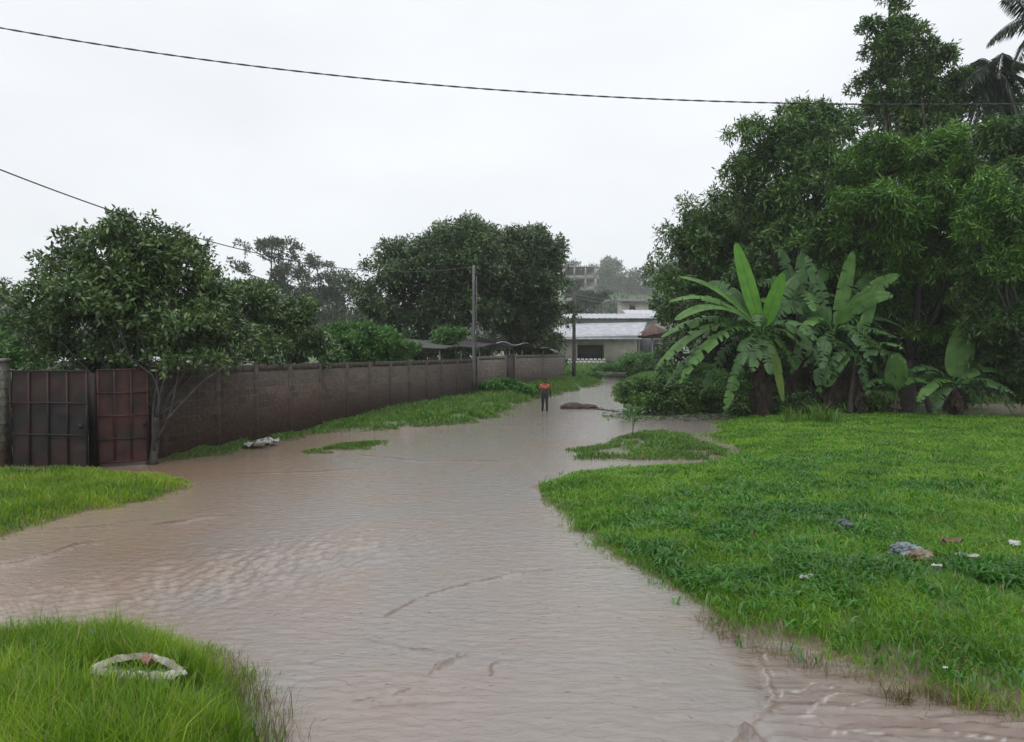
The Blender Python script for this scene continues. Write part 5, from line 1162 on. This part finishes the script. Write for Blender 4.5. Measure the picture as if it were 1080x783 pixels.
for sg in (-1, 1):
    s1_ = nv(sg*.17, 0, 1.40, .055, sho); el = nv(sg*.26, .02, 1.12, .042, s1_); wr = nv(sg*.283, -.04, .88, .028, el); hd_ = nv(sg*.285, -.05, .82, (.018, .036), wr)
    for k, (dy, ln) in enumerate(((-.030, .072), (-.010, .08), (.010, .076), (.028, .06))):
        f1 = nv(sg*.286, -.05+dy, .77, .0095, hd_); f2 = nv(sg*.281, -.055+dy, .77-ln*.5, .0085, f1); nv(sg*.273, -.06+dy, .77-ln, .007, f2)
    th_ = nv(sg*.278, -.088, .815, .0105, hd_); nv(sg*.272, -.105, .775, .0085, th_)
    hip = nv(sg*.085, 0, .88, .088, pel); kn = nv(sg*.10, -.05 if sg > 0 else .03, .48, .05, hip); an = nv(sg*.113, -.02 if sg > 0 else .13, .09, .036, kn); nv(sg*.12, -.14 if sg > 0 else .02, .035, .032, an)
def face(bm):
    hc = Vector((0, -.015*H, 1.64*H))
    for vv in bm.verts:
        if vv.co.z > 1.52*H and abs(vv.co.x) < .12:
            vv.co.x = vv.co.x*.88
            if vv.co.y < -.03 and abs(vv.co.x) < .02 and 1.59*H < vv.co.z < 1.635*H: vv.co.y -= .02
            if vv.co.y < -.03 and .02 < abs(vv.co.x) < .05 and 1.635*H < vv.co.z < 1.66*H: vv.co.y += .012
    for sg in (-1, 1):
        r_ = bmesh.ops.create_uvsphere(bm, u_segments=8, v_segments=6, radius=.022)
        for vv in r_['verts']: vv.co = Vector((vv.co.x*.4+sg*.078, vv.co.y*.8, vv.co.z*1.4+1.63*H))
skinned(v, ed, rd, 'body', M['skin'], t, extra=face)
# clothes follow the same skeleton, a little wider
def cloth(name, mat, joints, edges):
    skinned([(a[0]*H, a[1]*H, a[2]*H) for a in joints], edges, [a[3] for a in joints], name, mat, t)
cloth('shirt', M['orange'], [(0,0,1.20,(.165,.115)), (0,0,1.33,(.17,.12)), (0,0,1.43,(.135,.09)), (.175,0,1.40,.068), (.215,.01,1.25,.058), (-.175,0,1.40,.068), (-.215,.01,1.25,.058)], [(0,1),(1,2),(2,3),(3,4),(2,5),(5,6)])
cloth('overalls', M['navy'], [(0,0,.95,(.17,.13)), (0,-.008,1.12,(.155,.125)), (0,-.016,1.27,(.135,.125)), (.088,0,.86,.10), (.105,-.05,.48,.064), (.115,-.02,.12,.052), (-.088,0,.86,.10), (-.095,.03,.48,.064), (-.11,.13,.12,.052)], [(0,1),(1,2),(0,3),(3,4),(4,5),(0,6),(6,7),(7,8)])
for sg in (-1, 1): cloth('sleeve', M['navy'], [(sg*.222, .01, 1.25, .054), (sg*.262, .02, 1.10, .05), (sg*.282, -.035, .91, .04)], [(0,1),(1,2)])
bm = bmesh.new(); bmesh.ops.create_uvsphere(bm, u_segments=16, v_segments=12, radius=.1)
for vv in list(bm.verts):
    vv.co = Vector((vv.co.x*.92, vv.co.y*1.0+.012, vv.co.z*.95+1.665*H))
bmesh.ops.delete(bm, geom=[vv for vv in bm.verts if vv.co.z < 1.66*H-(vv.co.y)*.9-.012], context='VERTS')
me = bpy.data.meshes.new('hair'); bm.to_mesh(me); bm.free(); me.materials.append(M['hair']); o = bpy.data.objects.new('hair', me); C.objects.link(o); o.parent = t; o.modifiers.new('s', 'SOLIDIFY').thickness = .01

# ------------------------------------------------------------------ rain haze
m, n = newmat('rain_haze')
pv = N(n, 'ShaderNodeVolumePrincipled'); pv.inputs['Color'].default_value = (.98, .99, 1, 1); pv.inputs['Density'].default_value = .00035; pv.inputs['Anisotropy'].default_value = .0
o = N(n, 'ShaderNodeOutputMaterial'); lnk(n, pv.outputs[0], o.inputs['Volume'])
hb = MB().box((-5600, -60, -2), (5600, 960, 100)).build('haze', m); tag(hb, 'pale rain haze filling the air', 'haze', kind='stuff')
print('verts', sum(len(o.data.vertices) for o in bpy.data.objects if o.type == 'MESH'))
